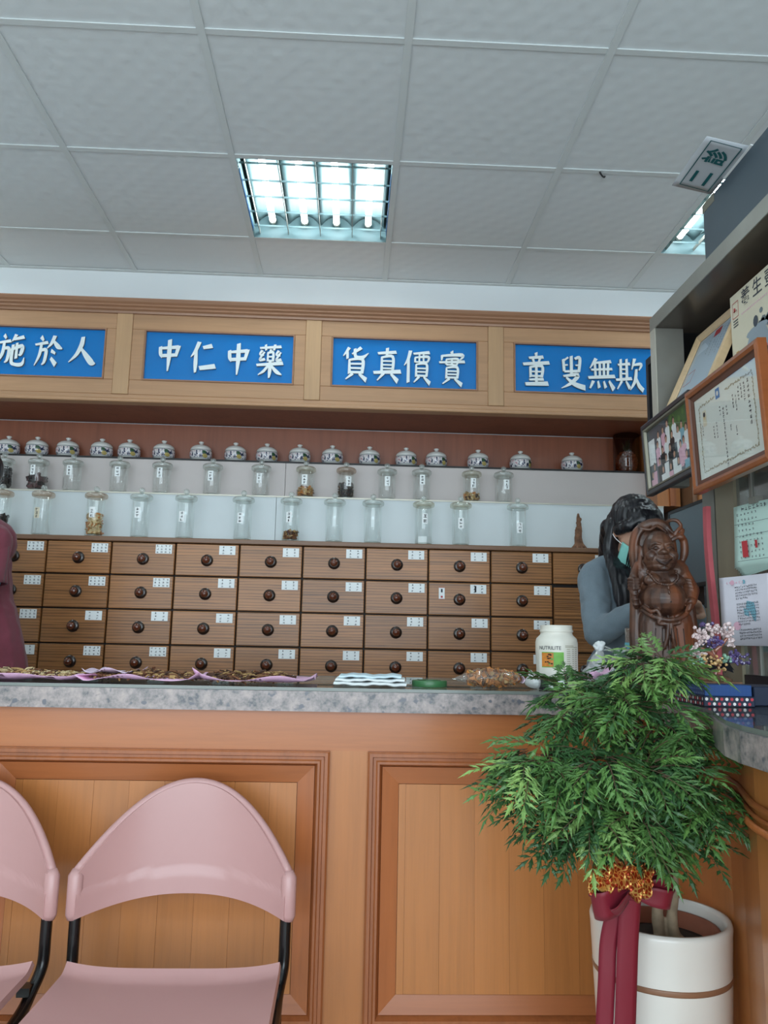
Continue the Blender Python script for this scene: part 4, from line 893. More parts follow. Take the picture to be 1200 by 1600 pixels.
# ================================================================== chairs
def make_chair(x, label, scratched=False):
    c = thing('waiting_chair', label, 'chair', (x, 1.70, 0), 0, None)
    hw = .212
    def top(u): return .619 + .158 * (1 - abs(u) ** 2.0)
    def bot(u): return .533 + .026 * (1 - u * u)
    def yb(u, w=1): return .085 * (1 - abs(u) ** 2.4)
    def S(a, b):
        u = a * 2 - 1; z = bot(u) + (top(u) - bot(u)) * b
        crease = .0035 if b * (top(u) - bot(u)) < .045 else 0
        return (u * hw, yb(u) - crease + .012 * b * (1 - u * u), z)
    br = mk('backrest', MB().sheet(S, 48, 22, -.010), M['chair_pink'], c, True, angle=R(40))
    if scratched:
        sm_ = MB()
        for (a0, b0, a1, b1) in ((.22, .40, .31, .62), (.24, .39, .315, .60), (.225, .43, .25, .50), (.46, .42, .50, .46)): sm_.tube([Vector(S(a0 + (a1 - a0) * k / 8, b0 + (b1 - b0) * k / 8)) + Vector((0, -.0002, 0)) for k in range(9)], .0005, 4)
        mk('scratch_mark', sm_, M['dot_white'], br)['kind'] = 'stuff'
    rim = smoothpath([(u * hw, yb(u) + .003 + .012 * (1 - u * u), top(u) + .001) for u in [k / 14 - 1 for k in range(29)]], 2)
    mk('rim', MB().tube(rim, .0085, 8), M['chair_pink'], br, True)
    for s in (-1, 1): mk('sleeve', MB().tube([(s * (hw - .001), .002, .530), (s * hw, .002, .540), (s * hw, .002, .612), (s * (hw - .002), .004, .624)], [.0095, .0125, .0125, .008], 12, flat=1.25), M['chair_pink'], br, True)
    # seat
    def T(a, b):
        u = a * 2 - 1; y = -.035 - .330 * b; z = .432 + .012 * abs(u) ** 4 - .008 * math.sin(b * math.pi) * (1 - u * u)
        if b < .12: z += .016 * (1 - b / .12) ** 2 * (1 if True else 0)
        if b > .82: t = (b - .82) / .18; z -= .05 * t * t; y += .02 * t * t
        return (u * (.205 + .004 * b), y, z)
    mk('seat', MB().sheet(T, 30, 30, .012), M['chair_pink'], c, True, angle=R(45))
    for s in (-1, 1):
        X = s * .2005
        mk('side_tube', MB().tube(smoothpath([(s * .208, .004, .56), (s * .208, .004, .50), (s * .207, .002, .445), (X, -.03, .408), (X, -.08, .388), (X, -.20, .376), (X, -.30, .372), (X, -.335, .355), (X, -.345, .31), (X, -.35, .02), (X, -.35, .0)], 5), .0115, 10), M['tube_black'], c, True)
        mk('rear_leg', MB().tube(smoothpath([(X, -.06, .386), (X, -.02, .25), (X, .03, .0)], 4), .0105, 10), M['tube_black'], c, True)
        mk('seat_bracket', MB().box(X - .016 * (s > 0) - .004, X + .016 * (s < 0) + .004, -.05, -.02, .408, .424), M['tube_black'], c)
    mk('cross_tube', MB().tube([(-.2, -.20, .378), (.2, -.20, .378)], .010, 10), M['tube_black'], c, True)
    mk('seat_support', MB().box(-.15, .15, -.26, -.08, .384, .412), M['tube_black'], c)
    return c
make_chair(-.322, 'pink plastic chair with a scratched backrest and black tube legs', True)
make_chair(-.793, 'pink plastic chair with unscratched backrest standing beside the scratched one')

# ================================================================== things on the counter
def wavy(name, x0, x1, y0, y1, z, amp, seed, label, m, cat='paper', curl=.0, skew=0.0, nx=26, ny=10):
    def S(a, b):
        x = x0 + (x1 - x0) * a + skew * b; y = y0 + (y1 - y0) * b
        h = abs(pnoise(Vector((x * 9 + seed, y * 9, seed)))) * amp
        e = max(0, 1 - b * 7); h += curl * e * (.5 + .5 * math.sin(a * 9 + seed)); h += curl * .8 * max(0, 1 - min(a, 1 - a) * 12) * abs(math.sin(b * 5 + seed))
        return (x, y + .006 * math.sin(a * 14 + seed), z + .0012 + h)
    return tag(mk(name, MB().sheet(S, nx, ny, .0006), m, smooth=True), label, cat)
wavy('pink_wrapping_paper', -1.30, -.590, 1.870, 2.20, GLZ, .010, 1.3, 'pink paper under the herb pile next to the maroon uniform', M['pink_paper'], curl=.018)
wavy('pink_wrapping_paper', -.625, -.345, 1.873, 2.18, GLZ + .004, .008, 4.2, 'pink paper between the other two pink papers, holding herbs', M['pink_paper'], curl=.016)
wavy('pink_wrapping_paper', -.362, -.082, 1.875, 2.16, GLZ + .005, .008, 7.7, 'pink paper next to the folded white cloth, holding long herb sticks', M['pink_paper'], curl=.018)
wavy('white_wrapping_paper', -.63, -.52, 1.93, 2.12, GLZ + .016, .010, 9.1, 'crumpled pale paper lying among the herbs between pink sheets', M['pink_paper_light'], curl=.012, nx=14)
def herb_pile(x0, x1, yc, h, n, mats, label, seed, ls=(.012, .035)):
    rg = random.Random(seed); mb = MB()
    for k in range(n):
        a = rg.random(); x = x0 + (x1 - x0) * a; prof = math.sin(math.pi * min(.98, max(.02, a))) ** .5 * (.65 + .35 * pnoise(Vector((x * 30, seed, 0))) * 2); w = .085
        v = rg.uniform(-1, 1); z = GLZ + .010 + max(.0, h * prof * (1 - v * v)) * rg.random() ** .6
        c = Vector((x, yc + w * v, z)); l = rg.uniform(*ls) * .5; t = rg.uniform(.0014, .0042)
        st = len(mb.v); bend = rg.uniform(-.3, .3) * l
        mb.tube([(-l, 0, 0), (0, bend, rg.uniform(0, .3) * l), (l, 0, 0)], [t * .8, t, t * .6], 4, rg.randrange(len(mats)), flat=rg.uniform(.4, 1))
        Q = Euler((0, rg.uniform(-.45, .45), rg.uniform(0, 6.3))).to_matrix()
        for i in range(st, len(mb.v)): mb.v[i] = tuple(c + Q @ Vector(mb.v[i]))
    return tag(mk('herb_pile', mb, [M[m] for m in mats]), label, 'dried herbs', None, 'stuff')
herb_pile(-1.22, -.66, 2.0, .026, 800, ['herb_a', 'herb_b', 'herb_d', 'herb_c', 'herb_d'], 'pale and brown dried herb pieces heaped next to the maroon uniform', 1, (.010, .030))
herb_pile(-.645, -.365, 2.0, .024, 560, ['herb_a', 'herb_c', 'herb_b', 'herb_a'], 'brown dried herb slices heaped on the pink paper in between', 2, (.008, .026))
herb_pile(-.345, -.145, 2.0, .026, 380, ['herb_a', 'herb_c', 'herb_b'], 'brown dried stick herbs heaped next to the folded cloth', 3, (.012, .045))

# folded white cloth
fd = thing('folded_cloth', 'folded white cloth beside the green tape roll', 'cloth', (.052, 1.965, GLZ + .0008), R(-2))
def fold(z, hx, hy, t, k):
    mb = MB()
    def S(a, b):
        ang = a * 2 * math.pi; c, n = math.cos(ang), math.sin(ang); x = (b - .5) * 2 * hx; e = .0025 * math.sin(x * 70 + k) + .0015 * math.sin(x * 190 + k)
        return (x + .002 * n, hy * math.copysign(abs(c) ** .35, c) + e, z + t * .5 * math.copysign(abs(n) ** .6, n) + e * .5)
    mb.sheet(S, 28, 24)
    for b in (0, 1): mb.add([S(a / 28, b) for a in range(28)], [tuple(range(28))])
    return mb
mk('lower_layer', fold(.0060, .086, .060, .0090, 0), M['towel'], fd, True, angle=R(60)); mk('middle_layer', fold(.0148, .082, .058, .0080, 2), M['towel'], fd, True, angle=R(60)); mk('upper_layer', fold(.0230, .074, .054, .0078, 4), M['towel_blue'], fd, True, angle=R(60))
# green tape roll
tag(mk('tape_roll', MB().lathe([(.030, 0), (.042, 0), (.043, .002), (.043, .013), (.042, .015), (.030, .015), (.030, 0)], 40), M['green_tape'], smooth=True, loc=(.197, 1.97, GLZ + .0005), angle=R(40)), 'flat roll of dark green tape between cloth and herb bag', 'tape roll')
# clear bag of herbs
bx, by = .335, 1.965
def bagsurf(a, b):
    u = a * 2 - 1; ang = b * 2 * math.pi
    w = (max(0, 1 - abs(u) ** 2.6)) ** .55
    if u < -.3: w *= max(.06, 1 - (-u - .3) * 1.25)
    rz = .022 * w; ry = .045 * w + .01
    x = u * .083; crk = .0022 * pnoise(Vector((u * 7, math.cos(ang) * 3, math.sin(ang) * 3)))
    return (x, ry * math.cos(ang), .0225 + rz * math.sin(ang) + crk * 1.5 - .006 * (u < -.3) * (-u - .3))
tag(mk('herb_bag', MB().sheet(bagsurf, 36, 24), M['plastic_bag'], smooth=True, loc=(bx, by, GLZ + .002), rot=(0, 0, R(4))), 'clear plastic bag of amber brown herbs lying next to the green tape', 'bag')
rg = random.Random(5); hb = MB()
for k in range(420):
    u = rg.uniform(-.5, .95); w = (max(0, 1 - abs(u) ** 2.6)) ** .55
    if u < -.3: w *= max(.06, 1 - (-u - .3) * 1.25)
    a = rg.uniform(0, 6.3); q = rg.random() ** .35 * .93; c = Vector((u * .083, .042 * w * q * math.cos(a), .0225 + .0195 * w * q * math.sin(a))); s = rg.uniform(.004, .009)
    Q = Euler((rg.uniform(0, 6), rg.uniform(0, 6), rg.uniform(0, 6))).to_matrix(); st = len(hb.v); hb.box(-s, s, -s * .6, s * .6, -s * .2, s * .2, rg.randrange(4))
    for i in range(st, len(hb.v)): hb.v[i] = tuple(c + Q @ Vector(hb.v[i]))
tag(mk('bag_contents', hb, [M['herb_orange'], M['herb_orange'], M['herb_b'], M['herb_a']], loc=(bx, by, GLZ + .002), rot=(0, 0, R(4))), 'amber brown herb pieces inside the clear bag', 'dried herbs', None, 'stuff')
mk_lab = MB().sheet(lambda a, b: (.078 + .010 * math.sin(a * 2.6), -.020 + .034 * b, .010 + .022 * (1 - a) + .002), 8, 4, .0006)
tag(mk('paper_tag', mk_lab, M['pink_paper_light'], smooth=True, loc=(bx + .004, by, GLZ + .001)), 'pale pink paper tab curling at the end of the herb bag', 'paper')

# white plastic tub
P0 = at(870, 1040, Y=2.05)
wj = thing('plastic_tub', 'open white plastic powder tub with green label between plant and herb bag', 'tub', (P0.x, 2.05, GLZ + .0005))
R0 = .0525
mk('body', MB().lathe([(.046, 0), (.050, .003), (.0515, .02), (.0520, .070), (.0535, .085), (.0535, .112), (.051, .122), (.042, .131), (.0405, .134), (.0405, .138), (.0425, .139), (.0425, .143), (.0405, .144), (.0405, .152), (.041, .155), (.039, .156), (.038, .14), (.037, .12), (0, .118)], 48), M['white_plastic'], wj, True, angle=R(60))
def wrap(mb, pts_faces, a0, z0, r, m):
    vs, fs = pts_faces
    q = [((r) * math.sin(a0 + x / r), -r * math.cos(a0 + x / r), z0 + z) for x, z, *_ in [(v[0], v[1]) for v in vs]]
    return mb.add(q, fs, m)
lb = MB()
def patch(x0, x1, z0, z1, r, m, a0=0):
    n = 10
    lb.sheet(lambda a, b: (r * math.sin(a0 + (x0 + (x1 - x0) * a) / r), -r * math.cos(a0 + (x0 + (x1 - x0) * a) / r), z0 + (z1 - z0) * b), n, 1, 0, m)
rr = .0541
patch(-.062, .060, .018, .108, rr, 0); patch(-.052, .006, .050, .088, rr + .0005, 1); patch(-.052, -.020, .052, .086, rr + .0009, 2)
vs, fs = text_mesh('NUTRILITE', .0125, 0, .0001); wrap(lb, (vs, fs), -.030 / rr * 1.0, .098, rr + .0006, 3)
for k in range(14):
    patch(.014, .014 + random.Random(k).uniform(.008, .013), .030 + k * .005, .0315 + k * .005, rr + .0005, 4); patch(.031, .036, .030 + k * .005, .0315 + k * .005, rr + .0005, 4); patch(.042, .049, .030 + k * .005, .0315 + k * .005, rr + .0005, 4)
patch(.010, .052, .100, .1015, rr + .0005, 4); patch(.010, .036, .1035, .105, rr + .0005, 4)
patch(-.012, .002, .047, .057, rr + .0012, 5)
rgl = random.Random(3)
for k in range(16):
    xx = -.05 + rgl.random() * .026; zz = .055 + rgl.random() * .028; patch(xx, xx + .005, zz, zz + .0035, rr + .0014, rgl.choice((1, 6, 2, 6)))
mk('label', lb, [M['white_plastic'], M['label_green'], M['label_orange'], M['ink'], M['cert_ink'], M['leaf_dark'], M['herb_c']], wj, True, recalc=False, rot=(0, 0, R(-2)))

# small clear bag of cream powder
tag(mkblob('small_bag', [('s', (0, 0, .016), (.030, .022, .016)), ('s', (.01, 0, .024), (.018, .016, .012)), ('c', (-.01, 0, .026), (-.014, 0, .04), .012, .005)], .0022, M['plastic_bag_white'], loc=(at(838, 1068, Y=1.95).x, 1.95, GLZ + .001), smooth=2), 'small clear bag with pale contents beside the white tub', 'bag')
# little black and white box half under the plant leaves
bx_ = at(864, 1062, Y=1.93); b_ = thing('small_box', 'small black and white box in front of the white tub', 'box', (bx_.x, 1.93, GLZ + .0005), R(8))
mk('body', MB().box(-.030, .030, -.016, .016, 0, .030, 0, .001), M['ink_black'], b_); mk('window', MB().box(-.018, -.004, -.017, -.016, .004, .024).box(.006, .022, -.017, -.016, .006, .026), M['paper'], b_)

# knotted clear bags, cup, pink paper
kp = at(935, 1045, Y=2.08)
def crinkle(o, amt, fr, seed):
    displace(o, lambda c: amt * pnoise(c * fr + Vector((seed, 0, 0))))
kb_ = thing('knotted_bag', 'clear plastic bag knotted into a ball at its top', 'bag', (kp.x, 2.08, GLZ + .0005))
o = mkblob('bag_body', [('s', (0, 0, .030), (.042, .032, .030)), ('c', (0, 0, .045), (.004, 0, .090), .030, .010), ('c', (-.012, 0, .04), (.002, 0, .09), .022, .008)], .003, M['plastic_bag_white'], kb_, 2); crinkle(o, .006, 60, 1)
o = mkblob('knot', [('s', (.003, 0, .105), (.0145, .013, .0135)), ('s', (.010, .002, .112), (.010, .009, .007))], .0016, M['mask_white'], kb_, 1); crinkle(o, .003, 120, 2)
k2 = at(968, 1045, Y=2.12)
kb2 = thing('knotted_bag', 'clear plastic bag with frilly gathered top next to the cup', 'bag', (k2.x, 2.12, GLZ + .0005))
o = mkblob('bag_body', [('s', (0, 0, .034), (.040, .030, .034)), ('c', (0, 0, .05), (-.006, 0, .084), .030, .010)], .003, M['plastic_bag_white'], kb2, 2); crinkle(o, .008, 55, 3)
fr_ = MB()
for k in range(6):
    a = k * 1.05 + .3; fr_.sheet(lambda u, v, a=a: (-.008 + (u * .034) * math.cos(a) + (v - .5) * .022 * u * math.sin(a), (u * .020) * math.sin(a) + (v - .5) * .02 * u * math.cos(a), .086 + .030 * u * (1 - .3 * (k % 3) * .5) - .012 * u * u + .003 * math.sin(v * 9 + k)), 7, 6)
mk('frill', fr_, M['plastic_bag_white'], kb2, True, recalc=False)
c2 = at(992, 1010, Y=2.16); cu = thing('acrylic_cup', 'clear square acrylic cup with turquoise tape beside the statue', 'cup', (c2.x, 2.16, GLZ + .0005), R(6))
mk('wall', MB().box(-.019, .019, -.019, -.0175, .0, .155).box(-.019, .019, .0175, .019, 0, .155).box(-.019, -.0175, -.0175, .0175, 0, .155).box(.0175, .019, -.0175, .0175, 0, .155), M['plastic_bag'], cu)
mk('tape_band', ring(MB(), -.0195, .0195, 0, .001, [(0, 0)]).box(-.0198, .0198, -.0198, -.0191, .098, .116).box(-.0198, -.0191, -.019, .019, .098, .116).box(.0191, .0198, -.019, .019, .098, .116), M['turquoise'], cu)
pf = at(908, 1040, Y=2.0)
wavy('pink_folded_paper', pf.x - .030, pf.x + .075, 1.985, 2.035, GLZ + .03, .012, 3.3, 'pink folded paper leaning beside the knotted bag', M['pink_paper'], curl=.02, nx=10, ny=6)
fp_ = bpy.data.objects['pink_folded_paper']; 
for v in fp_.data.vertices: v.co.z += (v.co.x - pf.x + .030) * .35 - .026

# blue boxes on the side counter
bb = thing('patterned_box', 'blue patterned gift box with red and white dotted base', 'box', (.7115, 1.565, GLZ + .0005))
mk('base_tray', MB().box(-.0485, .0485, -.077, .077, 0, .0185, 0, .0008), M['navy'], bb)
mk('lid', MB().box(-.045, .045, -.074, .074, .0187, .0395, 0, .0008), M['blue_pattern'], bb)
dd = MB()
for r_i in range(2):
    for k in range(10):
        x = -.0435 + k * .0096 + (.0048 if r_i else 0)
        if abs(x) > .046: continue
        dd.add([(x + .0031 * math.cos(t * .7854), -.0776, .0135 - .0088 * r_i + .0031 * math.sin(t * .7854)) for t in range(8)], [tuple(range(8))], (k + r_i) % 2)
for r_i in range(2):
    for k in range(15):
        y = -.072 + k * .0102
        dd.add([(-.0491, y + .0031 * math.cos(t * .7854), .0135 - .0088 * r_i + .0031 * math.sin(t * .7854)) for t in range(8)], [tuple(range(8))], (k + r_i) % 2)
mk('dots', dd, [M['dot_white'], M['dot_red']], bb, recalc=False)
tag(mk('dark_box', MB().box(0, .075, 0, .10, 0, .036, 0, .0015), M['navy'], loc=(.775, 1.52, GLZ + .0005)), 'flat dark box next to the blue patterned box', 'box')
# crystal tree on the blue box
ct = thing('crystal_tree', 'gemstone bonsai tree with pink, purple, amber and green stones', 'ornament', (.722, 1.565, GLZ + .0405))
mk('base', MB().box(-.040, .040, -.028, .028, 0, .003).lathe([(.030, .003), (.032, .006), (.024, .012), (.010, .016), (0, .017)], 14), M['root'], ct)
tp = [[(0, 0, .012), (.004, 0, .04), (-.004, 0, .07), (.004, 0, .095)], [(.003, 0, .035), (.02, -.01, .045), (.036, -.012, .048)], [(.0, 0, .05), (-.02, -.008, .062), (-.034, -.01, .068)], [(0, 0, .06), (.018, -.008, .080), (.026, -.01, .094)], [(.002, 0, .03), (-.016, -.014, .034), (-.03, -.02, .036)]]
tk = MB()
for q in tp: tk.tube(smoothpath(q, 4), [.005 - .003 * i / (4 * (len(q) - 1)) for i in range(4 * (len(q) - 1) + 1)], 7)
mk('trunk', tk, GEMS['orange'], ct, True)
rg = random.Random(21)
for (x, y, z, rx, rz, col, n) in ((-.018, -.010, .098, .022, .016, 'pink', 34), (.014, -.012, .104, .020, .012, 'pink', 34), (.028, -.012, .086, .012, .018, 'pink', 22), (-.036, -.012, .082, .014, .014, 'pink', 20), (-.006, -.014, .078, .016, .012, 'purple', 24), (-.012, .0, .112, .012, .006, 'purple', 10),
                                 (.042, -.014, .048, .020, .016, 'purple', 40), (-.020, -.022, .046, .016, .014, 'amber', 24), (.000, -.024, .036, .010, .014, 'amber', 12), (.014, -.022, .046, .010, .012, 'green', 16), (-.046, -.02, .040, .016, .012, 'green', 20), (-.038, -.016, .060, .014, .012, 'pink', 18)):
    g = MB()
    for k in range(n):
        a = rg.uniform(0, 6.3); q = math.sqrt(rg.random()); c = (x + rx * q * math.cos(a), y + rg.uniform(-.012, .012), z + rz * q * math.sin(a)); s = rg.uniform(.0024, .0046)
        g.ball(c, (s * rg.uniform(.8, 1.2), s, s * rg.uniform(.9, 1.5)), 5, 4, rot=(rg.uniform(0, 3), rg.uniform(0, 3), 0))
    o = mk('gem_cluster', g, GEMS[col], ct); o['kind'] = 'stuff'; o['label'] = 'cluster of small %s gem stones' % col
lf = MB()
for a, z in ((-.6, .03), (.5, .035), (2.5, .04), (3.4, .03), (1.2, .03)):
    lf.add([(0, -.02, z), (.02 * math.cos(a), -.026 + .01 * math.sin(a), z + .006), (.034 * math.cos(a), -.02, z - .010), (.018 * math.cos(a), -.014, z - .004)], [(0, 1, 2, 3)])
mk('dark_leaf', lf, M['ink_black'], ct, recalc=False)
# wooden bowl next to the statue
bp = at(1052, 1050, Y=1.90)
bo = thing('wooden_bowl', 'small reddish brown wooden bowl on a dark stand', 'bowl', (bp.x - .012, 1.848, GLZ + .0005))
mk('stand', MB().lathe([(.040, 0), (.042, .006), (.030, .016), (.022, .03), (.024, .036)], 20), M['carved_dark'], bo, True)
mk('dish', MB().lathe([(.022, .036), (.034, .046), (.044, .064), (.046, .072), (.043, .072), (.030, .05), (0, .044)], 28), M['terracotta'], bo, True)

# ================================================================== carved statue
SX, SY = .783, 1.975
def sp(px, py, y=0.0): return ((px - 1041) * .001592, y, (1080 - py) * .001592)
st = thing('wooden_statue', 'carved dark wooden statue of a laughing bare-bellied monk with beads', 'statue', (SX, SY, GLZ + .001), R(-4))
def C(a, b, ra, rb, t=0): return ('c', a, b, ra, rb, t)
def Sx(c, r, t=0, rot=None): return ('s', c, r, t, rot)
pr = []
# base rock, skirt and robe
pr += [Sx(sp(1041, 1072, .0), (.075, .055, .016)), C(sp(1041, 1065), sp(1040, 985), .062, .056), C(sp(1022, 1062, -.008), sp(1024, 975, -.012), .044, .040), C(sp(1060, 1062, -.008), sp(1058, 975, -.012), .044, .040)]
# robe sides (orange)
for s, xs in ((-1, (1000, 997, 1001, 1006)), (1, (1084, 1086, 1082, 1074))):
    pr.append(('t', [sp(xs[0], 1062, -.004), sp(xs[1], 1000, -.006), sp(xs[2], 950, .0), sp(xs[3], 900, .008)], [.018, .016, .017, .020], 1))
    pr.append(('t', [sp(xs[0] + 9 * -s, 1055, -.030), sp(xs[1] + 9 * -s, 1005, -.034), sp(xs[2] + 7 * -s, 965, -.030)], [.008, .007, .005], 1))
# torso, belly, chest
pr += [Sx(sp(1038, 940, -.022), (.058, .058, .048)), C(sp(1038, 925, 0), sp(1038, 898, .006), .054, .046), Sx(sp(1022, 911, -.034), (.026, .017, .016)), Sx(sp(1056, 911, -.034), (.026, .017, .016)), C(sp(1014, 897, .004), sp(1066, 895, .004), .030, .032)]
# folds of the trouser cloth, sash and knot
for k in range(9):
    x = 1006 + k * 8.4; pr.append(('t', [sp(x, 968, -.052 + .0006 * abs(x - 1040)), sp(x + (x - 1040) * .06, 1010, -.056 + .0007 * abs(x - 1040)), sp(x + (x - 1040) * .1, 1058, -.050 + .0007 * abs(x - 1040))], [.004, .006, .0045]))
pr.append(('t', smoothpath([sp(1004, 958, -.035), sp(1016, 968, -.060), sp(1038, 973, -.070), sp(1060, 967, -.060), sp(1076, 954, -.038)], 4), .0060))
pr.append(('t', smoothpath([sp(1004, 952, -.042), sp(1012, 960, -.062), sp(1020, 958, -.066), sp(1024, 966, -.068)], 3), .005, 1))
pr += [('t', smoothpath([sp(1038, 975, -.066), sp(1026, 972, -.068), sp(1022, 978, -.066), sp(1036, 979, -.067)], 3), .0045), ('t', smoothpath([sp(1038, 975, -.066), sp(1050, 971, -.066), sp(1054, 977, -.064), sp(1040, 979, -.067)], 3), .0045), ('t', [sp(1036, 978, -.068), sp(1034, 1000, -.066), sp(1030, 1014, -.062)], [.004, .005, .005]), ('t', [sp(1040, 978, -.068), sp(1043, 1000, -.066), sp(1046, 1012, -.062)], [.004, .005, .005])]
# arm and sleeve on the right, hand gripping the sash
pr += [C(sp(1072, 900, .0), sp(1084, 925, -.010), .024, .022), C(sp(1084, 925, -.012), sp(1080, 940, -.034), .022, .014, 1)]
for k in range(5): pr.append(('t', smoothpath([sp(1070 + k, 908 + k * 5, -.020), sp(1080 + k, 910 + k * 5.4, -.034), sp(1090, 914 + k * 5.4, -.014)], 3), .0045, 1))
pr += [Sx(sp(1076, 944, -.046), (.013, .012, .012), 1), ('t', [sp(1074, 940, -.052), sp(1067, 941, -.058), sp(1065, 945, -.058)], [.004, .0036, .003], 1)]
for k in range(4): pr.append(('t', [sp(1079 - k * 1.0, 946 + k * 2.4, -.052), sp(1073 - k, 948 + k * 2.6, -.060), sp(1069 - k, 950 + k * 2.4, -.056)], [.0036, .0036, .003], 1))
# arm on the left holding a bead staff
pr += [C(sp(1010, 898, .0), sp(998, 915, -.010), .022, .016), ('t', smoothpath([sp(1002, 885, -.010), sp(994, 905, -.022), sp(993, 930, -.026), sp(997, 950, -.022)], 4), [.008] * 4 + [.011] * 5 + [.009] * 4, 1)]
for k in range(4): pr.append(('t', [sp(986, 909 + k * 5, -.022), sp(991, 910 + k * 5, -.036), sp(1000, 909 + k * 5, -.034)], [.0038, .004, .0034], 1))
for k in range(3): pr.append(Sx(sp(994 + k * .5, 933 + k * 8, -.030), (.010, .008, .0055), 1))
hs0 = len(pr)
# neck, head, cheeks, ears
pr += [C(sp(1036, 893, -.006), sp(1036, 880, -.010), .034, .032), Sx(sp(1034, 863, -.020), (.034, .038, .044)), Sx(sp(1034, 878, -.030), (.036, .030, .020)), Sx(sp(1034, 886, -.030), (.030, .026, .012)), Sx(sp(1020, 873, -.044), (.014, .012, .012)), Sx(sp(1048, 872, -.044), (.014, .012, .012))]
for s in (-1, 1): pr += [Sx(sp(1034 + s * 23, 866, -.006), (.006, .010, .018)), ('t', [sp(1034 + s * 23, 870, -.010), sp(1034 + s * 25, 884, -.014), sp(1034 + s * 24, 890, -.016)], [.006, .006, .007])]
# nose, brows, eyelids, lips, chin
pr += [Sx(sp(1034, 868, -.059), (.009, .008, .006)), Sx(sp(1030, 869.5, -.056), (.005, .005, .004)), Sx(sp(1038, 869.5, -.056), (.005, .005, .004)), C(sp(1034, 866, -.057), sp(1033, 858, -.054), .005, .0035)]
pr += [('t', smoothpath([sp(1017, 861, -.044), sp(1023, 855.5, -.054), sp(1030, 857, -.056)], 3), .0024), ('t', smoothpath([sp(1051, 860, -.044), sp(1045, 855, -.054), sp(1038, 857, -.056)], 3), .0024)]
pr += [Sx(sp(1025, 862.5, -.053), (.0065, .004, .0036)), Sx(sp(1043, 861.5, -.053), (.0065, .004, .0036))]
pr += [('t', smoothpath([sp(1024, 876, -.053), sp(1034, 879.5, -.060), sp(1045, 875, -.053)], 3), .0026), ('t', smoothpath([sp(1026, 878, -.054), sp(1034, 885, -.060), sp(1043, 878, -.054)], 3), .0030), Sx(sp(1035, 890, -.052), (.011, .008, .006))]
HC = Vector(sp(1034, 866, -.012)); HK = 1.13
def _hk(p): return tuple(HC + (Vector(p) - HC) * HK)
for _i in range(hs0 + 1, len(pr)):
    q = list(pr[_i])
    if q[0] == 's': q[1] = _hk(q[1]); q[2] = tuple(x * HK for x in q[2])
    elif q[0] == 'c': q[1] = _hk(q[1]); q[2] = _hk(q[2]); q[3] *= HK; q[4] *= HK
    else: q[1] = [_hk(x) for x in q[1]]; q[2] = [x * HK for x in q[2]] if isinstance(q[2], (list, tuple)) else q[2] * HK
    pr[_i] = tuple(q)
# hood behind the head
pr += [('t', smoothpath([sp(1004, 893, .010), sp(1001, 862, .012), sp(1006, 834, .010), sp(1022, 820, .004), sp(1040, 817, .002), sp(1054, 826, .006), sp(1062, 850, .012), sp(1064, 890, .012)], 4), .0125, 0), Sx(sp(1032, 850, .022), (.046, .016, .046)),
       ('t', smoothpath([sp(1003, 880, -.002), sp(1003, 852, .000), sp(1010, 832, -.002), sp(1020, 826, -.004)], 4), .0055, 1), ('t', smoothpath([sp(1010, 826, -.004), sp(1024, 829, -.010), sp(1036, 823, -.008), sp(1050, 832, -.004)], 4), .0040)]
# gnarled branch with pouch over the shoulder
pr += [('t', smoothpath([sp(1060, 850, .006), sp(1066, 838, .0), sp(1056, 828, -.004), sp(1052, 818, .0), sp(1060, 812, .004), sp(1070, 813, .0), sp(1075, 822, -.002), sp(1068, 830, -.004), sp(1064, 840, .0)], 5), .0048), ('t', smoothpath([sp(1054, 848, -.004), sp(1064, 842, -.008), sp(1074, 836, -.006), sp(1078, 828, .0)], 4), .0055, 1),
       ('t', smoothpath([sp(1073, 838, -.002), sp(1079, 846, .0), sp(1080, 862, .002), sp(1077, 876, .004), sp(1072, 890, .006)], 4), [.009, .009, .0095, .010, .010, .010, .0105, .0105, .0105, .0105, .010, .009, .008, .008, .007, .006, .005], 1), Sx(sp(1074, 840, -.006), (.011, .010, .008), 1), C(sp(1050, 850, .0), sp(1064, 884, .008), .005, .007)]
body_ = mkblob('figure', pr, .0017, [M['carved'], M['carved_orange']], st, 2)
for v in body_.data.vertices: v.co.z = max(v.co.z, .0105)
from mathutils.bvhtree import BVHTree
_bm = bmesh.new(); _bm.from_mesh(body_.data); _bv = BVHTree.FromBMesh(_bm); _bm.free()
def on(px, py, lift=0.0):
    x, _, z = sp(px, py); h = _bv.ray_cast(Vector((x, -.4, z)), Vector((0, 1, 0)))[0]
    return (x, (h.y if h else 0) - lift, z)
bd = MB()
for k in range(27):
    a = math.pi * k / 26; bd.ball(on(1037 - 22 * math.cos(a), 896 + 23 * max(0, math.sin(a)) ** .9, .0022), .0040, 8, 6)
bd.ball(on(1037, 924, .003), (.0035, .0035, .006), 8, 6); bd.ball(on(1037, 931, .002), (.003, .003, .006), 8, 6)
mk('bead_necklace', bd, M['carved'], st, True)
fx = MB().ball(on(1039, 945, -.0012), (.0030, .002, .0030), 8, 6)
def fs(p): return (1034 + (p[0] - 1034) * 1.13, 866 + (p[1] - 866) * 1.13)
def line(pts, r, lift=0.0, face=True): pts = [fs(p) for p in pts] if face else pts; P = smoothpath([(p[0], p[1], 0) for p in pts], 5); fx.tube([on(p.x, p.y, lift) for p in P], r, 6)
line([(1023, 877.5), (1034, 884), (1046, 876.8)], [.0008] + [.0026] * 9 + [.0008], -.0006)
for cx, cy in ((1023, 862.5), (1044.5, 861.5)): line([(cx - 6, cy + 1.2), (cx, cy - .8), (cx + 6, cy + 1)], .0011)
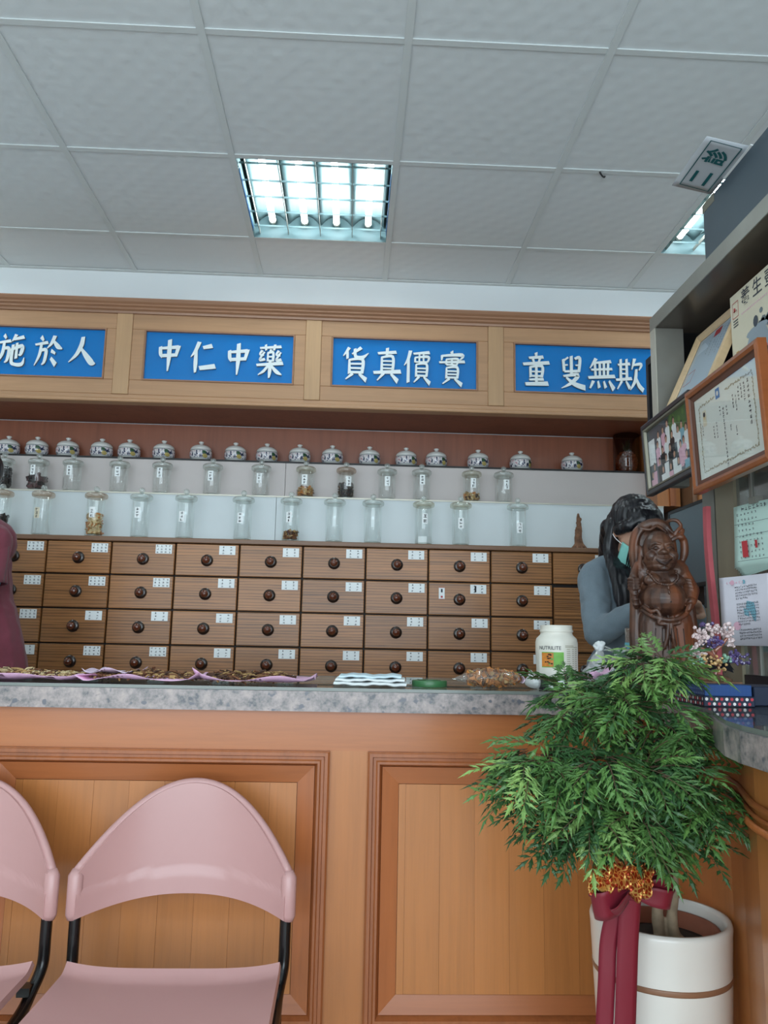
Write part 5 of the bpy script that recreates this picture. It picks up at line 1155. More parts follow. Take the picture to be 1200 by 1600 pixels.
for s in (-1, 1): line([(1034 + s * 8, 869), (1034 + s * 14, 874), (1034 + s * 15, 880)], .0008)
for cx in (1020, 1030, 1040, 1052, 1062): line([(cx, 985), (1041 + (cx - 1041) * 1.1, 1020), (1041 + (cx - 1041) * 1.15, 1055)], .0013, 0.0, False)
mk('carved_lines', fx, M['carved_dark'], st, True)
mk('plinth', MB().lathe([(.066, 0), (.068, .006), (.062, .010)], 24), M['carved_dark'], st)

# ================================================================== plant
PX, PY = .5612, 1.478
pt = thing('flower_pot', 'tall white glazed pot with a thin brown stripe', 'pot', (PX, PY, 0))
mk('wall', MB().lathe([(.088, 0), (.092, .004), (.1165, .530), (.1175, .560), (.1195, .600), (.1205, .612), (.118, .619), (.112, .619), (.108, .612), (.105, .55), (.105, .54)], 64), M['pot'], pt, True)
mk('stripe', MB().lathe([(.1168, .528), (.1176, .530), (.1179, .5355), (.1172, .5375)], 64), M['pot_stripe'], pt, True)
inn = thing('inner_pot', 'terracotta inner pot with soil inside the white pot', 'pot', (PX, PY, .545))
mk('wall', MB().lathe([(.090, 0), (.098, .05), (.101, .056), (.094, .056), (.090, .03), (.088, .028)], 40), M['terracotta'], inn, True)
mk('soil', MB().lathe([(.089, .03), (.06, .036), (.03, .034), (0, .038)], 24), M['soil'], inn, True)

pl_ = thing('potted_shrub', 'bushy green feathery leaved shrub growing from the white pot', 'plant', (PX, PY, .576))
def L(px, py, Y): p = at(px, py, Y=Y); return Vector((p.x - PX, p.y - PY, p.z - .576))
CL = [ # px, py, Y, rx, rz, count, kind
 (1005, 1045, 1.46, .050, .020, 20, 1), (1040, 1036, 1.45, .030, .016, 10, 1), (945, 1075, 1.52, .050, .022, 18, 1), (890, 1085, 1.50, .040, .020, 12, 0), (1042, 1108, 1.42, .040, .024, 9, 0),
 (900, 1125, 1.44, .060, .032, 22, 0), (970, 1110, 1.42, .058, .030, 20, 0), (1030, 1150, 1.42, .056, .034, 20, 0), (1072, 1158, 1.38, .034, .026, 10, 0),
 (845, 1180, 1.40, .055, .024, 18, 0), (818, 1200, 1.38, .018, .020, 8, 1), (818, 1232, 1.40, .036, .026, 12, 0), (870, 1210, 1.38, .058, .036, 22, 0), (935, 1200, 1.34, .058, .038, 22, 0), (1005, 1215, 1.33, .060, .040, 24, 0), (1075, 1225, 1.34, .048, .036, 18, 0),
 (1095, 1262, 1.33, .026, .026, 10, 0), (850, 1270, 1.40, .036, .026, 10, 2), (925, 1280, 1.33, .050, .034, 20, 1), (985, 1285, 1.32, .050, .036, 20, 0), (1055, 1270, 1.37, .046, .030, 14, 0), (895, 1305, 1.38, .034, .022, 10, 2), (955, 1300, 1.36, .040, .020, 12, 2), (1018, 1292, 1.40, .036, .020, 8, 2), (1075, 1315, 1.36, .026, .022, 6, 2)]
def frond_mesh(seed):
    rg = random.Random(seed); mb = MB(); Lr = .078; K = 5
    def pos(t): return Vector((Lr * t, .004 * math.sin(t * 3 + seed), -.026 * t * t + .004 * t))
    mb.tube([pos(k / 5) for k in range(6)], [.0011, .001, .0009, .0008, .0006, .0004], 4, 1)
    def blade(p, d, ln, w):
        d = d.normalized(); n = Vector((0, 0, 1)); s = d.cross(n).normalized(); dn = Vector((0, 0, -1)); c = rg.uniform(.1, .35)
        q = [p, p + d * ln * .4 + s * w - dn * 0 + dn * (ln * .05), p + d * ln + dn * (ln * c), p + d * ln * .4 - s * w + dn * (ln * .05), p + d * ln * .45 + dn * (ln * .02) + n * w * .4]
        b = len(mb.v); mb.add(q, [(0, 1, 4), (1, 2, 4), (2, 3, 4), (3, 0, 4)], 0)
        for sg in (1, -1):           # teeth / side lobes
            for t in (.28, .55):
                r0 = p + d * ln * t + dn * (ln * c * t * t); dd = (d * .75 + s * sg * .75).normalized(); l2 = ln * (.42 - .22 * t)
                mb.add([r0 - d * w * .5, r0 + d * w * .7, r0 + dd * l2 + dn * l2 * .25], [(0, 1, 2)], 0)
    for k in range(1, K + 1):
        t = k / (K + .6); p = pos(t)
        for sg in (1, -1):
            a = R(rg.uniform(42, 62)) * sg; d = Vector((math.cos(a), math.sin(a), rg.uniform(-.25, .15))); ln = (.036 - .016 * abs(t - .35)) * rg.uniform(.85, 1.15); blade(p, d, ln, .0042)
            if k < 4:
                q = p + d.normalized() * ln * .35; a2 = a * .45; blade(q, Vector((math.cos(a2), math.sin(a2), -.1)), ln * .62, .0034)
    blade(pos(.95), Vector((1, 0, -.35)), .036, .0044)
    return mb
FM = {}
for kd, mn in ((0, 'leaf'), (1, 'leaf_light'), (2, 'leaf_dark')):
    FM[kd] = []
    for s in range(4): o = mk('tmp', frond_mesh(s + 10 * kd), [M[mn], M['twig']], recalc=False); FM[kd].append(o.data); bpy.data.objects.remove(o)
rg = random.Random(77); total = 0; extra = MB(); core = Vector((L(970, 1200, 1.46)))
br_pts = []
def frond_xf(c, d, s, rg):
    yaw = math.atan2(d.y, d.x); pit = -math.asin(max(-1, min(1, d.z)))
    return Matrix.Translation(c) @ Matrix.Rotation(yaw, 4, 'Z') @ Matrix.Rotation(pit, 4, 'Y') @ Matrix.Rotation(rg.uniform(-.6, .6), 4, 'X') @ Matrix.Scale(s, 4)
for (px, py, Y, rx, rz, n, kd) in CL:
    c0 = L(px, py, Y); br_pts.append(c0)
    n2 = int(n * .80); 
    for k in range(n2 + int(n * 1.1)):
        th = rg.uniform(0, 2 * math.pi); up = rg.uniform(-.35, .95); e = math.sqrt(max(0, 1 - up * up)); v = Vector((math.cos(th) * e, math.sin(th) * e * .9 - .10, up))
        own = k < n2
        if own and v.y > .35: v.y *= -.6
        c = c0 + Vector((v.x * rx * .55, v.y * .045, v.z * rz * .8)); d = Vector((v.x, v.y, v.z * .45 - rg.uniform(.05, .45))).normalized(); s = rg.uniform(.68, 1.0)
        if not own: s *= .9; c = c0 + Vector((v.x * rx * .4, v.y * .04 + .02, v.z * rz * .5))
        X = frond_xf(c, d, s, rg)
        if own and total < 296:
            kk = kd if rg.random() < .78 else rg.choice((0, 0, 2)); o = link('leaf_frond', rg.choice(FM[kk]), pl_); o.matrix_local = X; total += 1
        else:
            me = rg.choice(FM[2 if rg.random() < .6 else 0]); vs = [X @ v_.co for v_ in me.vertices]; extra.add(vs, [tuple(p.vertices) for p in me.polygons], 0); extra.m[-len(me.polygons):] = [p.material_index for p in me.polygons]
o = mk('inner_foliage', extra, [M['leaf_dark'], M['twig']], pl_, recalc=False); o['kind'] = 'stuff'
# trunk and branches
tr_ = mkblob('trunk', [('t', smoothpath([(.0, -.005, .004), (-.008, -.012, .05), (.004, -.01, .11), (-.01, -.02, .19), (-.004, -.02, .28)], 4), [.013, .012, .011, .011, .010, .010, .010, .009, .009, .009, .009, .008, .008, .008, .007, .007, .006]),
                        ('t', smoothpath([(.022, -.014, .004), (.016, -.016, .04), (.026, -.008, .10), (.018, .0, .18), (.03, .01, .26)], 4), [.012, .011, .011, .010, .010, .009, .009, .009, .008, .008, .008, .008, .007, .007, .006, .006, .005]),
                        ('c', (.02, -.014, .012), (.038, -.03, .002), .010, .006), ('c', (0, -.005, .012), (-.02, -.028, .002), .009, .005)], .0024, M['bark'], pl_, 2)
for c0 in br_pts:
    root = Vector((-.006, -.02, min(.28, max(.10, c0.z - .05)))); mid = (root + c0) / 2 + Vector((0, 0, .02))
    mk('branch', MB().tube(smoothpath([root, mid, c0], 4), [.0036, .0034, .0032, .003, .0028, .0026, .0022, .002, .0016], 6), M['twig'], pl_, True)

# ribbon bow
rb = thing('ribbon_bow', 'dark red satin ribbon bow with long tails hanging down the white pot', 'ribbon', (PX, PY, .60))
def LB(px, py, Y): p = at(px, py, Y=Y); return Vector((p.x - PX, p.y - PY, p.z - .60))
def strip(pts, w, wd, n=8, tw=0.0):
    """ribbon of width w along wd following pts"""
    P = smoothpath(pts, n); N = len(P) - 1; wd = Vector(wd).normalized()
    return MB().sheet(lambda a, b: P[min(N, int(round(a * N)))] + wd * ((b - .5) * w) + Vector((0, -.0015 * math.sin(b * math.pi), 0)), N, 4, .0006)
mk('tail', strip([LB(980, 1398, 1.322), LB(962, 1425, 1.330), LB(951, 1470, 1.340), LB(948, 1530, 1.344), LB(945, 1590, 1.350), LB(942, 1660, 1.356), LB(940, 1720, 1.360)], .027, (1, -.35, -.05)), M['ribbon'], rb, True)
mk('tail', strip([LB(986, 1398, 1.316), LB(984, 1425, 1.320), LB(981, 1475, 1.326), LB(979, 1535, 1.332), LB(977, 1595, 1.340), LB(974, 1660, 1.346), LB(972, 1740, 1.352)], .033, (1, -.10, -.02)), M['ribbon'], rb, True)
def loop(px1, py1, rw, depth, Y=1.325, lean=0.0, dy=0.0):
    """ribbon loop: band standing on edge, running out from the knot to (px1, py1) and back behind itself"""
    a = LB(986, 1393, Y); b = LB(px1, py1, Y + dy); d = b - a; bk = Vector((0, 1, 0)); up = Vector((lean, -.25, 1)); up -= up.project(d); up.normalize()
    q = [a, a + d * .35 - bk * depth * .6, a + d * .78 - bk * depth, a + d * 1.0 - bk * depth * .1, a + d * .82 + bk * depth * .9, a + d * .38 + bk * depth * .6, a + bk * .004]
    P = smoothpath(q, 6); N = len(P) - 1
    def S(u, v):
        i = min(N, int(round(u * N))); p = P[i]; t = abs(2 * u - 1); w = rw * (.45 + .55 * min(1, (1 - t) * 2.2)); return p + up * ((v - .5) * w) + bk * .0015 * math.sin(v * math.pi)
    return MB().sheet(S, N, 5, .0006)
for (x1, y1, rw, dp, Yd, ln, dy) in ((926, 1414, .050, .022, 1.318, .35, -.006), (956, 1426, .034, .012, 1.308, .6, -.006), (1050, 1404, .032, .016, 1.322, -.2, .004), (1052, 1376, .032, .018, 1.330, -.1, .004), (1044, 1346, .032, .018, 1.340, .3, .006), (922, 1384, .034, .014, 1.335, 0, .006)):
    mk('loop', loop(x1, y1, rw, dp, Yd, ln, dy), M['ribbon'], rb, True)
mk('knot', MB().ball(LB(987, 1393, 1.318), (.012, .010, .014), 10, 8), M['ribbon'], rb, True)
gr = thing('gold_ribbon', 'crumpled gold and red mesh ribbon tucked above the red bow', 'ribbon', (PX, PY, .62))
def LG(px, py, Y): p = at(px, py, Y=Y); return Vector((p.x - PX, p.y - PY, p.z - .62))
rg = random.Random(9)
for (px, py, w, h, yaw) in ((938, 1372, .044, .034, .2), (962, 1366, .036, .034, -.3), (1000, 1386, .032, .036, .3), (985, 1368, .032, .032, 0), (952, 1384, .034, .024, -.2), (1012, 1368, .026, .028, .4)):
    c = LG(px, py, 1.294); s = rg.uniform(0, 9)
    mk('crumple', MB().sheet(lambda a, b: c + Vector(((a - .5) * w, .010 * math.sin(a * 9 + s) + .006 * math.cos(b * 7 + s) + (a - .5) * yaw * .03, (b - .5) * h + .004 * math.sin(a * 12 + s))), 14, 8, .0005), M['gold'], gr, True)

# ================================================================== people
def head_prims(c, yaw, pitch, k=1.0):
    Hm = Matrix.Translation(c) @ Matrix.Rotation(yaw, 4, 'Z') @ Matrix.Rotation(pitch, 4, 'X'); e = tuple(Hm.to_euler())
    def s(p, r, t=0): return ('s', tuple(Hm @ (Vector(p) * k)), tuple(q * k for q in r), t, e)
    def tb(ps, r, t=0): return ('t', [tuple(Hm @ (Vector(p) * k)) for p in ps], [q * k for q in r] if isinstance(r, list) else r * k, t)
    P = [s((0, .010, .028), (.072, .088, .080)), s((0, -.034, -.018), (.060, .052, .074)), s((0, -.046, -.072), (.040, .036, .032)), s((0, -.020, -.055), (.054, .050, .045)),
         tb([(0, -.084, .008), (0, -.098, -.022), (0, -.100, -.030)], [.007, .010, .011]), s((-.011, -.092, -.032), (.008, .008, .007)), s((.011, -.092, -.032), (.008, .008, .007)),
         s((-.024, -.080, .012), (.020, .010, .010)), s((.024, -.080, .012), (.020, .010, .010)), s((-.026, -.083, .004), (.013, .007, .007)), s((.026, -.083, .004), (.013, .007, .007)),
         tb([(-.022, -.083, -.055), (0, -.092, -.053), (.022, -.083, -.055)], .006, 2), tb([(-.018, -.083, -.061), (0, -.090, -.063), (.018, -.083, -.061)], .006, 2), s((0, -.078, -.088), (.018, .014, .013))]
    for g in (-1, 1): P += [s((g * .071, .008, -.010), (.008, .017, .028)), s((g * .074, .010, .004), (.007, .012, .014)), s((g * .071, .002, -.032), (.006, .008, .008))]
    return P, Hm
def hand(w, d, n, k=1.0, curl=.5, thumb=1):
    """palm at wrist w towards d, palm side n; five bent fingers"""
    w = Vector(w); d = Vector(d).normalized(); n = Vector(n); n = (n - n.project(d)).normalized(); s = d.cross(n).normalized(); P = []
    for j in range(4):
        o = (j - 1.5) * .017; P.append(('t', [tuple(w + s * o * .7 + d * .012), tuple(w + s * o + d * .078 - n * .002)], [.013, .0105]))
    for j, ln in enumerate((.068, .078, .074, .058)):
        b = w + s * ((j - 1.5) * .0185) + d * .080; c = curl
        p1 = b + d * ln * .45 * math.cos(c * .6) + n * ln * .45 * math.sin(c * .6); p2 = p1 + d * ln * .32 * math.cos(c * 1.4) + n * ln * .32 * math.sin(c * 1.4); p3 = p2 + d * ln * .25 * math.cos(c * 2.0) + n * ln * .25 * math.sin(c * 2.0)
        P.append(('t', [tuple(b), tuple(p1), tuple(p2), tuple(p3)], [.0092, .0085, .0078, .0068]))
    t0 = w + d * .025 + s * thumb * .022; t1 = t0 + (d * .55 + s * thumb * .75 + n * .3) * .036; t2 = t1 + (d * .85 + s * thumb * .2 + n * .45) * .030; t3 = t2 + (d * .9 + n * .4) * .022
    P.append(('t', [tuple(t0), tuple(t1), tuple(t2), tuple(t3)], [.013, .0105, .0095, .0078])); return P
def sub(P, o):
    o = Vector(o); out = []
    for p in P:
        p = list(p)
        if p[0] == 's': p[1] = tuple(Vector(p[1]) - o)
        elif p[0] == 'c': p[1] = tuple(Vector(p[1]) - o); p[2] = tuple(Vector(p[2]) - o)
        else: p[1] = [tuple(Vector(q) - o) for q in p[1]]
        out.append(tuple(p))
    return out
# ---------------------------------------------------------------- woman in grey
W0 = Vector((.93, 2.64, 0))
wm = thing('person', 'person with long black hair, green face mask and grey sweater, head bent', 'person', W0)
hc = Vector((.925, 2.545, 1.452)); hp, Hm = head_prims(hc, R(10), R(34), .97)
shL, shR = Vector((.806, 2.615, 1.300)), Vector((1.062, 2.67, 1.300)); elL, elR = Vector((.790, 2.52, 1.125)), Vector((1.118, 2.60, 1.11)); wrL, wrR = Vector((.880, 2.395, 1.195)), Vector((1.070, 2.43, 1.205))
bodyp = hp + [C((.932, 2.625, 1.35), (.928, 2.575, 1.405), .046, .046), C((.932, 2.64, 1.30), (.935, 2.65, 1.05), .080, .085), C((.88, 2.64, 1.27), (.985, 2.66, 1.27), .070, .070), C((.90, 2.65, .93), (.97, 2.66, .93), .095, .095),
     C(shL, elL, .040, .033), C(elL, wrL, .032, .022), C(shR, elR, .040, .033), C(elR, wrR, .032, .022)]
bodyp += hand(wrL, (.55, -.55, .18), (.6, .2, -.6), curl=.55, thumb=-1) + hand(wrR, (-.35, -.55, .22), (-.6, .2, -.6), curl=.5, thumb=1)
for s in (-1, 1):
    x = .935 + s * .075; bodyp += [C((x, 2.655, .90), (x, 2.65, .49), .082, .052), C((x, 2.65, .49), (x, 2.67, .09), .050, .034), C((x, 2.67, .055), (x, 2.54, .035), .038, .030)]
mkblob('body', sub(bodyp, W0), .0052, [M['skin'], M['skin'], M['lip']], wm, 2)
sw = [C((.90, 2.64, 1.285), (.97, 2.655, 1.285), .085, .085), C((.932, 2.645, 1.25), (.935, 2.655, 1.02), .110, .105), C((.90, 2.645, 1.20), (.97, 2.66, 1.20), .098, .098), C((.90, 2.65, .99), (.975, 2.66, .93), .115, .118), C((.88, 2.63, 1.335), (.985, 2.645, 1.335), .042, .042),
      C(shL, elL, .053, .047), C(elL, elL.lerp(wrL, .88), .048, .033), C(shR, elR, .053, .047), C(elR, elR.lerp(wrR, .88), .048, .033), ('t', smoothpath([shL + Vector((-.01, 0, .02)), Vector((.845, 2.625, 1.352)), Vector((.89, 2.62, 1.372))], 3), .034), ('t', smoothpath([shR + Vector((.01, 0, .02)), Vector((1.02, 2.64, 1.352)), Vector((.975, 2.63, 1.372))], 3), .034)]
o = mkblob('sweater', sub(sw, W0), .0055, M['sweater'], wm, 6)
displace(o, lambda c: .005 * pnoise(c * 16) + .003 * pnoise(c * 40))
tp_ = []
for s in (-1, 1):
    x = .935 + s * .075; tp_ += [C((x, 2.655, .90), (x, 2.65, .49), .094, .064), C((x, 2.65, .49), (x, 2.67, .12), .062, .050)]
tp_ += [C((.90, 2.655, .92), (.97, 2.66, .92), .104, .104)]
mkblob('trousers', sub(tp_, W0), .007, M['trousers'], wm, 4)
def hw_(p): return tuple(Hm @ Vector(p))
he = tuple(Hm.to_euler())
hair = [('s', hw_((0, .022, .042)), (.079, .090, .080), 0, he), ('s', hw_((0, .050, .0)), (.076, .068, .085), 0, he), ('s', hw_((.0, -.030, .078)), (.060, .050, .034), 0, he)]
for g in (-1, 1): hair += [('t', [hw_((g * .020, -.066, .082)), hw_((g * .058, -.052, .050)), hw_((g * .073, -.022, .018))], [.018, .020, .018])]
# long hair: falls from the crown over the near shoulder
base = [hw_((-.066, .030, .020)), hw_((-.070, .035, -.03))]
for k in range(9):
    f = k / 8; x0 = .838 + .085 * f; hair.append(('t', smoothpath([Vector(base[0]).lerp(Vector(hw_((-.02, .07, -.02))), f * .6), Vector((.842 + .06 * f, 2.555 + .03 * f, 1.39)), Vector((.846 + .062 * f, 2.505 - .005 * f, 1.30)), Vector((.850 + .070 * f, 2.487, 1.22)), Vector((.868 + .055 * f, 2.492, 1.165 + .02 * (k % 3)))], 4), [.020] * 4 + [.018] * 4 + [.017] * 4 + [.013] * 4 + [.006]))
for k in range(7): hair.append(('t', smoothpath([hw_((-.05 + k * .017, .085, -.02)), Vector((.88 + .02 * k, 2.72, 1.34)), Vector((.875 + .022 * k, 2.755, 1.18))], 4), [.026] * 5 + [.022] * 3 + [.012]))
o = mkblob('hair', sub(hair, W0), .0042, M['hair'], wm, 2)
displace(o, lambda c: .0035 * pnoise(Vector((c.x * 120, c.y * 120, c.z * 12))))
lk = MB()
for k in range(8):
    g = -.046 + k * .006; lk.tube(smoothpath([hw_((g * .6, -.062, .090)), hw_((g * 1.15, -.088, .045)), hw_((g * 1.3 - .002, -.100, -.01)), hw_((g * 1.25, -.098, -.060 - .01 * (k % 3))), hw_((g * 1.1, -.090, -.10 - .012 * (k % 2)))], 4), [.0045] * 4 + [.004] * 4 + [.003] * 4 + [.0018] * 4 + [.0008], 6)
lk.xf(Matrix.Translation(-W0)); mk('hair_locks', lk, M['hair'], wm, True)
def ms(a, b):
    th = (a - .5) * R(150); z = -.022 - .085 * b; bul = .012 * math.sin(math.pi * b) * math.cos(th) ** 2 + (.012 if b < .15 else 0) * math.cos(th) ** 6
    r = 1.0 - .22 * max(0, b - .5); return hw_(((.064 * r + bul) * math.sin(th), -.030 - (.071 * r + bul) * math.cos(th) + (.0 if b < .8 else .006), z + .012 * abs(math.sin(th)) ** 2 * (1 - 2 * b)))
mm = MB().sheet(ms, 24, 14, .0015); mm.xf(Matrix.Translation(-W0)); mask = mk('face_mask', mm, M['mask'], wm, True)
stp = MB()
for g in (-1, 1):
    for b in (.08, .9): stp.tube(smoothpath([ms(.5 + g * .49, b), hw_((g * .074, -.012, -.010 - .03 * b)), hw_((g * .078, .020, .010 - .04 * b))], 4), .0014, 6)
stp.xf(Matrix.Translation(-W0)); mk('ear_loop', stp, M['mask_white'], mask, True)
ey = MB()
for g in (-1, 1): ey.tube(smoothpath([hw_((g * .014, -.0905, .000)), hw_((g * .026, -.0925, -.004)), hw_((g * .040, -.086, -.001))], 4), .0017, 6); ey.tube(smoothpath([hw_((g * .012, -.093, .020)), hw_((g * .028, -.092, .025)), hw_((g * .044, -.082, .018))], 4), .0022, 6)
ey.xf(Matrix.Translation(-W0)); mk('lashes_and_brows', ey, M['hair'], wm, True)

# ---------------------------------------------------------------- person in maroon
N0 = Vector((-1.24, 2.64, 0))
mn = thing('person', 'person in maroon short-sleeved uniform with blue undersleeves behind the counter', 'person', N0)
hp2, Hm2 = head_prims(Vector((-1.265, 2.60, 1.60)), R(-40), R(18), 1.02)
sA, sB = Vector((-1.150, 2.570, 1.375)), Vector((-1.40, 2.70, 1.375)); eA, eB = Vector((-1.148, 2.515, 1.175)), Vector((-1.45, 2.62, 1.15)); wA, wB = Vector((-1.285, 2.38, 1.115)), Vector((-1.42, 2.42, 1.12))
bp2 = hp2 + [C((-1.262, 2.645, 1.43), (-1.262, 2.62, 1.52), .054, .052), C((-1.25, 2.65, 1.36), (-1.22, 2.66, 1.05), .095, .105), C((-1.30, 2.66, 1.36), (-1.20, 2.63, 1.36), .080, .080), C((-1.24, 2.66, .95), (-1.17, 2.66, .95), .11, .11), C(sA, eA, .044, .038), C(eA, wA, .036, .026), C(sB, eB, .044, .038), C(eB, wB, .036, .026)]
bp2 += hand(wA, (-.45, -.6, -.15), (-.3, .1, -.8), 1.08, .5, 1) + hand(wB, (.2, -.6, -.1), (.3, .1, -.8), 1.08, .5, -1)
for s in (-1, 1):
    x = -1.21 + s * .085; bp2 += [C((x, 2.66, .92), (x, 2.65, .49), .09, .058), C((x, 2.65, .49), (x, 2.67, .10), .056, .040), C((x, 2.67, .055), (x - .02, 2.52, .035), .042, .032)]
mkblob('body', sub(bp2, N0), .0062, [M['skin'], M['skin'], M['lip']], mn, 2)
tu = [C((-1.31, 2.665, 1.375), (-1.19, 2.63, 1.375), .088, .088), C((-1.25, 2.65, 1.33), (-1.225, 2.66, 1.12), .118, .122), C((-1.20, 2.65, 1.12), (-1.16, 2.655, .90), .118, .130), C((-1.27, 2.66, 1.10), (-1.24, 2.66, .90), .118, .130), C(sA, sA.lerp(eA, .2), .060, .058), C(sB, sB.lerp(eB, .2), .060, .058), ('t', [sA + Vector((.0, 0, .005)), (-1.2, 2.63, 1.43), (-1.24, 2.64, 1.45)], .038), ('t', [sB, (-1.34, 2.67, 1.43), (-1.29, 2.66, 1.45)], .038)]
o = mkblob('uniform_top', sub(tu, N0), .006, M['scrubs'], mn, 5)
displace(o, lambda c: .006 * pnoise(c * 11) + .003 * pnoise(c * 30))
for q, w_ in ((sA, eA), (sB, eB)):
    P_ = [q - N0 + Vector((0, 0, .02)), q.lerp(w_, .25) - N0, q.lerp(w_, .5) - N0, q.lerp(w_, .72) - N0 + Vector((.002, -.004, 0))]
    slv = MB(); n_ = 28
    def SS(a, b, P_=P_):
        t = b * 3; i = min(2, int(t)); c = P_[i].lerp(P_[i + 1], t - i); r = .050 + .016 * b + .003 * math.sin(a * 6.283 * 3 + b * 5); g = a * 2 * math.pi
        return c + Vector((r * math.cos(g), r * 1.05 * math.sin(g), .010 * math.cos(g) * b))
    mk('sleeve', slv.sheet(SS, n_, 10, .003), M['scrubs'], mn, True)
mkblob('undersleeve', sub([C(sA.lerp(eA, .3), eA, .050, .046), C(eA, eA.lerp(wA, .9), .046, .036)], N0), .005, M['sleeve_blue'], mn, 3); mkblob('undersleeve', sub([C(sB.lerp(eB, .3), eB, .050, .046), C(eB, eB.lerp(wB, .9), .046, .036)], N0), .005, M['sleeve_blue'], mn, 3)
tq = []
for s in (-1, 1):
    x = -1.21 + s * .085; tq += [C((x, 2.66, .90), (x, 2.65, .49), .102, .070), C((x, 2.65, .49), (x, 2.67, .13), .068, .056)]
mkblob('trousers', sub(tq, N0), .007, M['trousers'], mn, 4)
ey2 = MB()
for g in (-1, 1): ey2.tube(smoothpath([Hm2 @ Vector((g * .014, -.0935, .004)), Hm2 @ Vector((g * .026, -.0955, .002)), Hm2 @ Vector((g * .041, -.0885, .003))], 4), .0020, 6); ey2.tube(smoothpath([Hm2 @ Vector((g * .012, -.096, .022)), Hm2 @ Vector((g * .028, -.096, .028)), Hm2 @ Vector((g * .046, -.084, .020))], 4), .0026, 6)
ey2.xf(Matrix.Translation(-N0)); mk('lashes_and_brows', ey2, M['hair'], mn, True)
h2 = tuple(Hm2.to_euler()); mkblob('hair', sub([('s', tuple(Hm2 @ Vector((0, .022, .045))), (.080, .090, .078), 0, h2), ('s', tuple(Hm2 @ Vector((0, .05, .01))), (.077, .064, .07), 0, h2)], N0), .005, M['hair'], mn, 2)

# ================================================================== right side: rack, frames, cabinet
X0 = .865
rk = thing('display_rack', 'grey metal edged open rack holding framed certificates', 'rack', (X0, 1.6, GLZ + .001))
def rz(z): return z - GLZ - .001
mk('top_board', MB().box(.003, .40, -.65, .595, rz(2.005), rz(2.043)), M['steel_dark'], rk)
mk('edge_strip', MB().box(0, .003, -.65, .60, rz(2.003), rz(2.044)), M['steel'], rk)
pt_ = mk('post', MB().box(.003, .085, .565, .598, rz(1.535), rz(2.004)), M['steel'], rk); mk('post_edge', MB().box(0, .003, .564, .60, rz(1.535), rz(2.003)), M['tin'], pt_)
mk('shade_back', MB().box(.395, .40, -.65, .26, rz(1.524), rz(2.005)).box(.395, .40, .26, .90, rz(1.73), rz(2.005)), M['dark'], rk); mk('shade_end', MB().box(.10, .395, .88, .90, rz(1.73), rz(2.005)), M['dark'], rk); mk('shade_roof', MB().box(.10, .40, .596, .90, rz(2.005), rz(2.03)), M['dark'], rk)  # near-black panels added to stand for the darkness inside the open rack
mk('shelf_board', MB().box(.012, .395, -.65, .564, rz(1.712), rz(1.728)), M['steel_dark'], rk); mk('bottom_board', MB().box(.012, .395, -.65, .25, rz(1.512), rz(1.524)), M['steel_dark'], rk)
mk('near_panel', MB().box(.003, .395, -.65, -.62, rz(1.43), rz(2.004)), M['steel'], rk)
# cabinet below the rack
lc = thing('glass_cabinet', 'olive metal cabinet with dark glass doors under the certificate rack', 'cabinet', (.955, 1.5, GLZ + .001))
mk('corner_post', MB().box(0, .05, .530, .600, 0, rz(1.510)), M['steel'], lc); mk('door_stile', MB().box(-.004, .03, .415, .515, .0, rz(1.510)), M['case_beige'], lc); mk('shade_gap', MB().box(.01, .03, .515, .53, 0, rz(1.510)), M['dark'], lc)  # the dark strip between post and stile is painted shadow
g_ = mk('glass_door', MB().box(.004, .010, -.40, .414, .045, rz(1.510)), M['glass_case'], lc); mk('door_strip', MB().box(.0, .012, .335, .345, .045, rz(1.510)), M['steel'], g_)
mk('base_rail', MB().box(0, .03, -.40, .414, 0, .044), M['dark'], lc); mk('back', MB().box(.30, .31, -.40, .60, 0, rz(1.510)), M['case_beige'], lc); mk('end_panel', MB().box(.05, .30, .57, .60, 0, rz(1.510)), M['steel'], lc); mk('roof', MB().box(.03, .30, -.40, .57, rz(1.498), rz(1.510)), M['steel'], lc)
def panel_obj(name, label, cat, c, yaw, tilt):
    o = thing(name, label, cat, c); o.rotation_euler = (Matrix.Rotation(R(yaw), 3, 'Z') @ Matrix.Rotation(R(tilt), 3, 'X')).to_euler(); return o
def rect(mb, x0, x1, z0, z1, y, m): return mb.add([(x0, y, z0), (x1, y, z0), (x1, y, z1), (x0, y, z1)], [(0, 1, 2, 3)], m)
def disc(mb, x, z, rx, rz_, y, m, n=12): return mb.add([(x + rx * math.cos(k * 2 * math.pi / n), y, z + rz_ * math.sin(k * 2 * math.pi / n)) for k in range(n)], [tuple(range(n))], m)
def picture_frame(name, label, c, w, h, yaw, tilt, prof, mats, back):
    f = panel_obj(name, label, 'picture frame', c, yaw, tilt); a, b = w / 2, h / 2
    mk('moulding', ring(MB(), -a, a, -b, b, [(0, .020), (0, .002)] + prof[0]), mats[0], f, recalc=False)
    if len(prof) > 1: mk('inner_lip', ring(MB(), -a, a, -b, b, prof[1]), mats[1], f, recalc=False)
    mk('backing', MB().box(-a + .002, a - .002, .016, .020, -b + .002, b - .002), M['dark'], f); i = prof[-1][-1][0]
    mk('glass', MB().add([(-a + i, .0095, -b + i), (a - i, .0095, -b + i), (a - i, .0095, b - i), (-a + i, .0095, b - i)], [(0, 1, 2, 3)]), M['frame_glass'], f, recalc=False)
    return f, a - i, b - i
def script_column(mb, x, z1, n, s, y, m, rg, gap=1.15):
    for k in range(n): tick_glyph(mb, x, z1 - k * s * gap, s, y, m, rg)
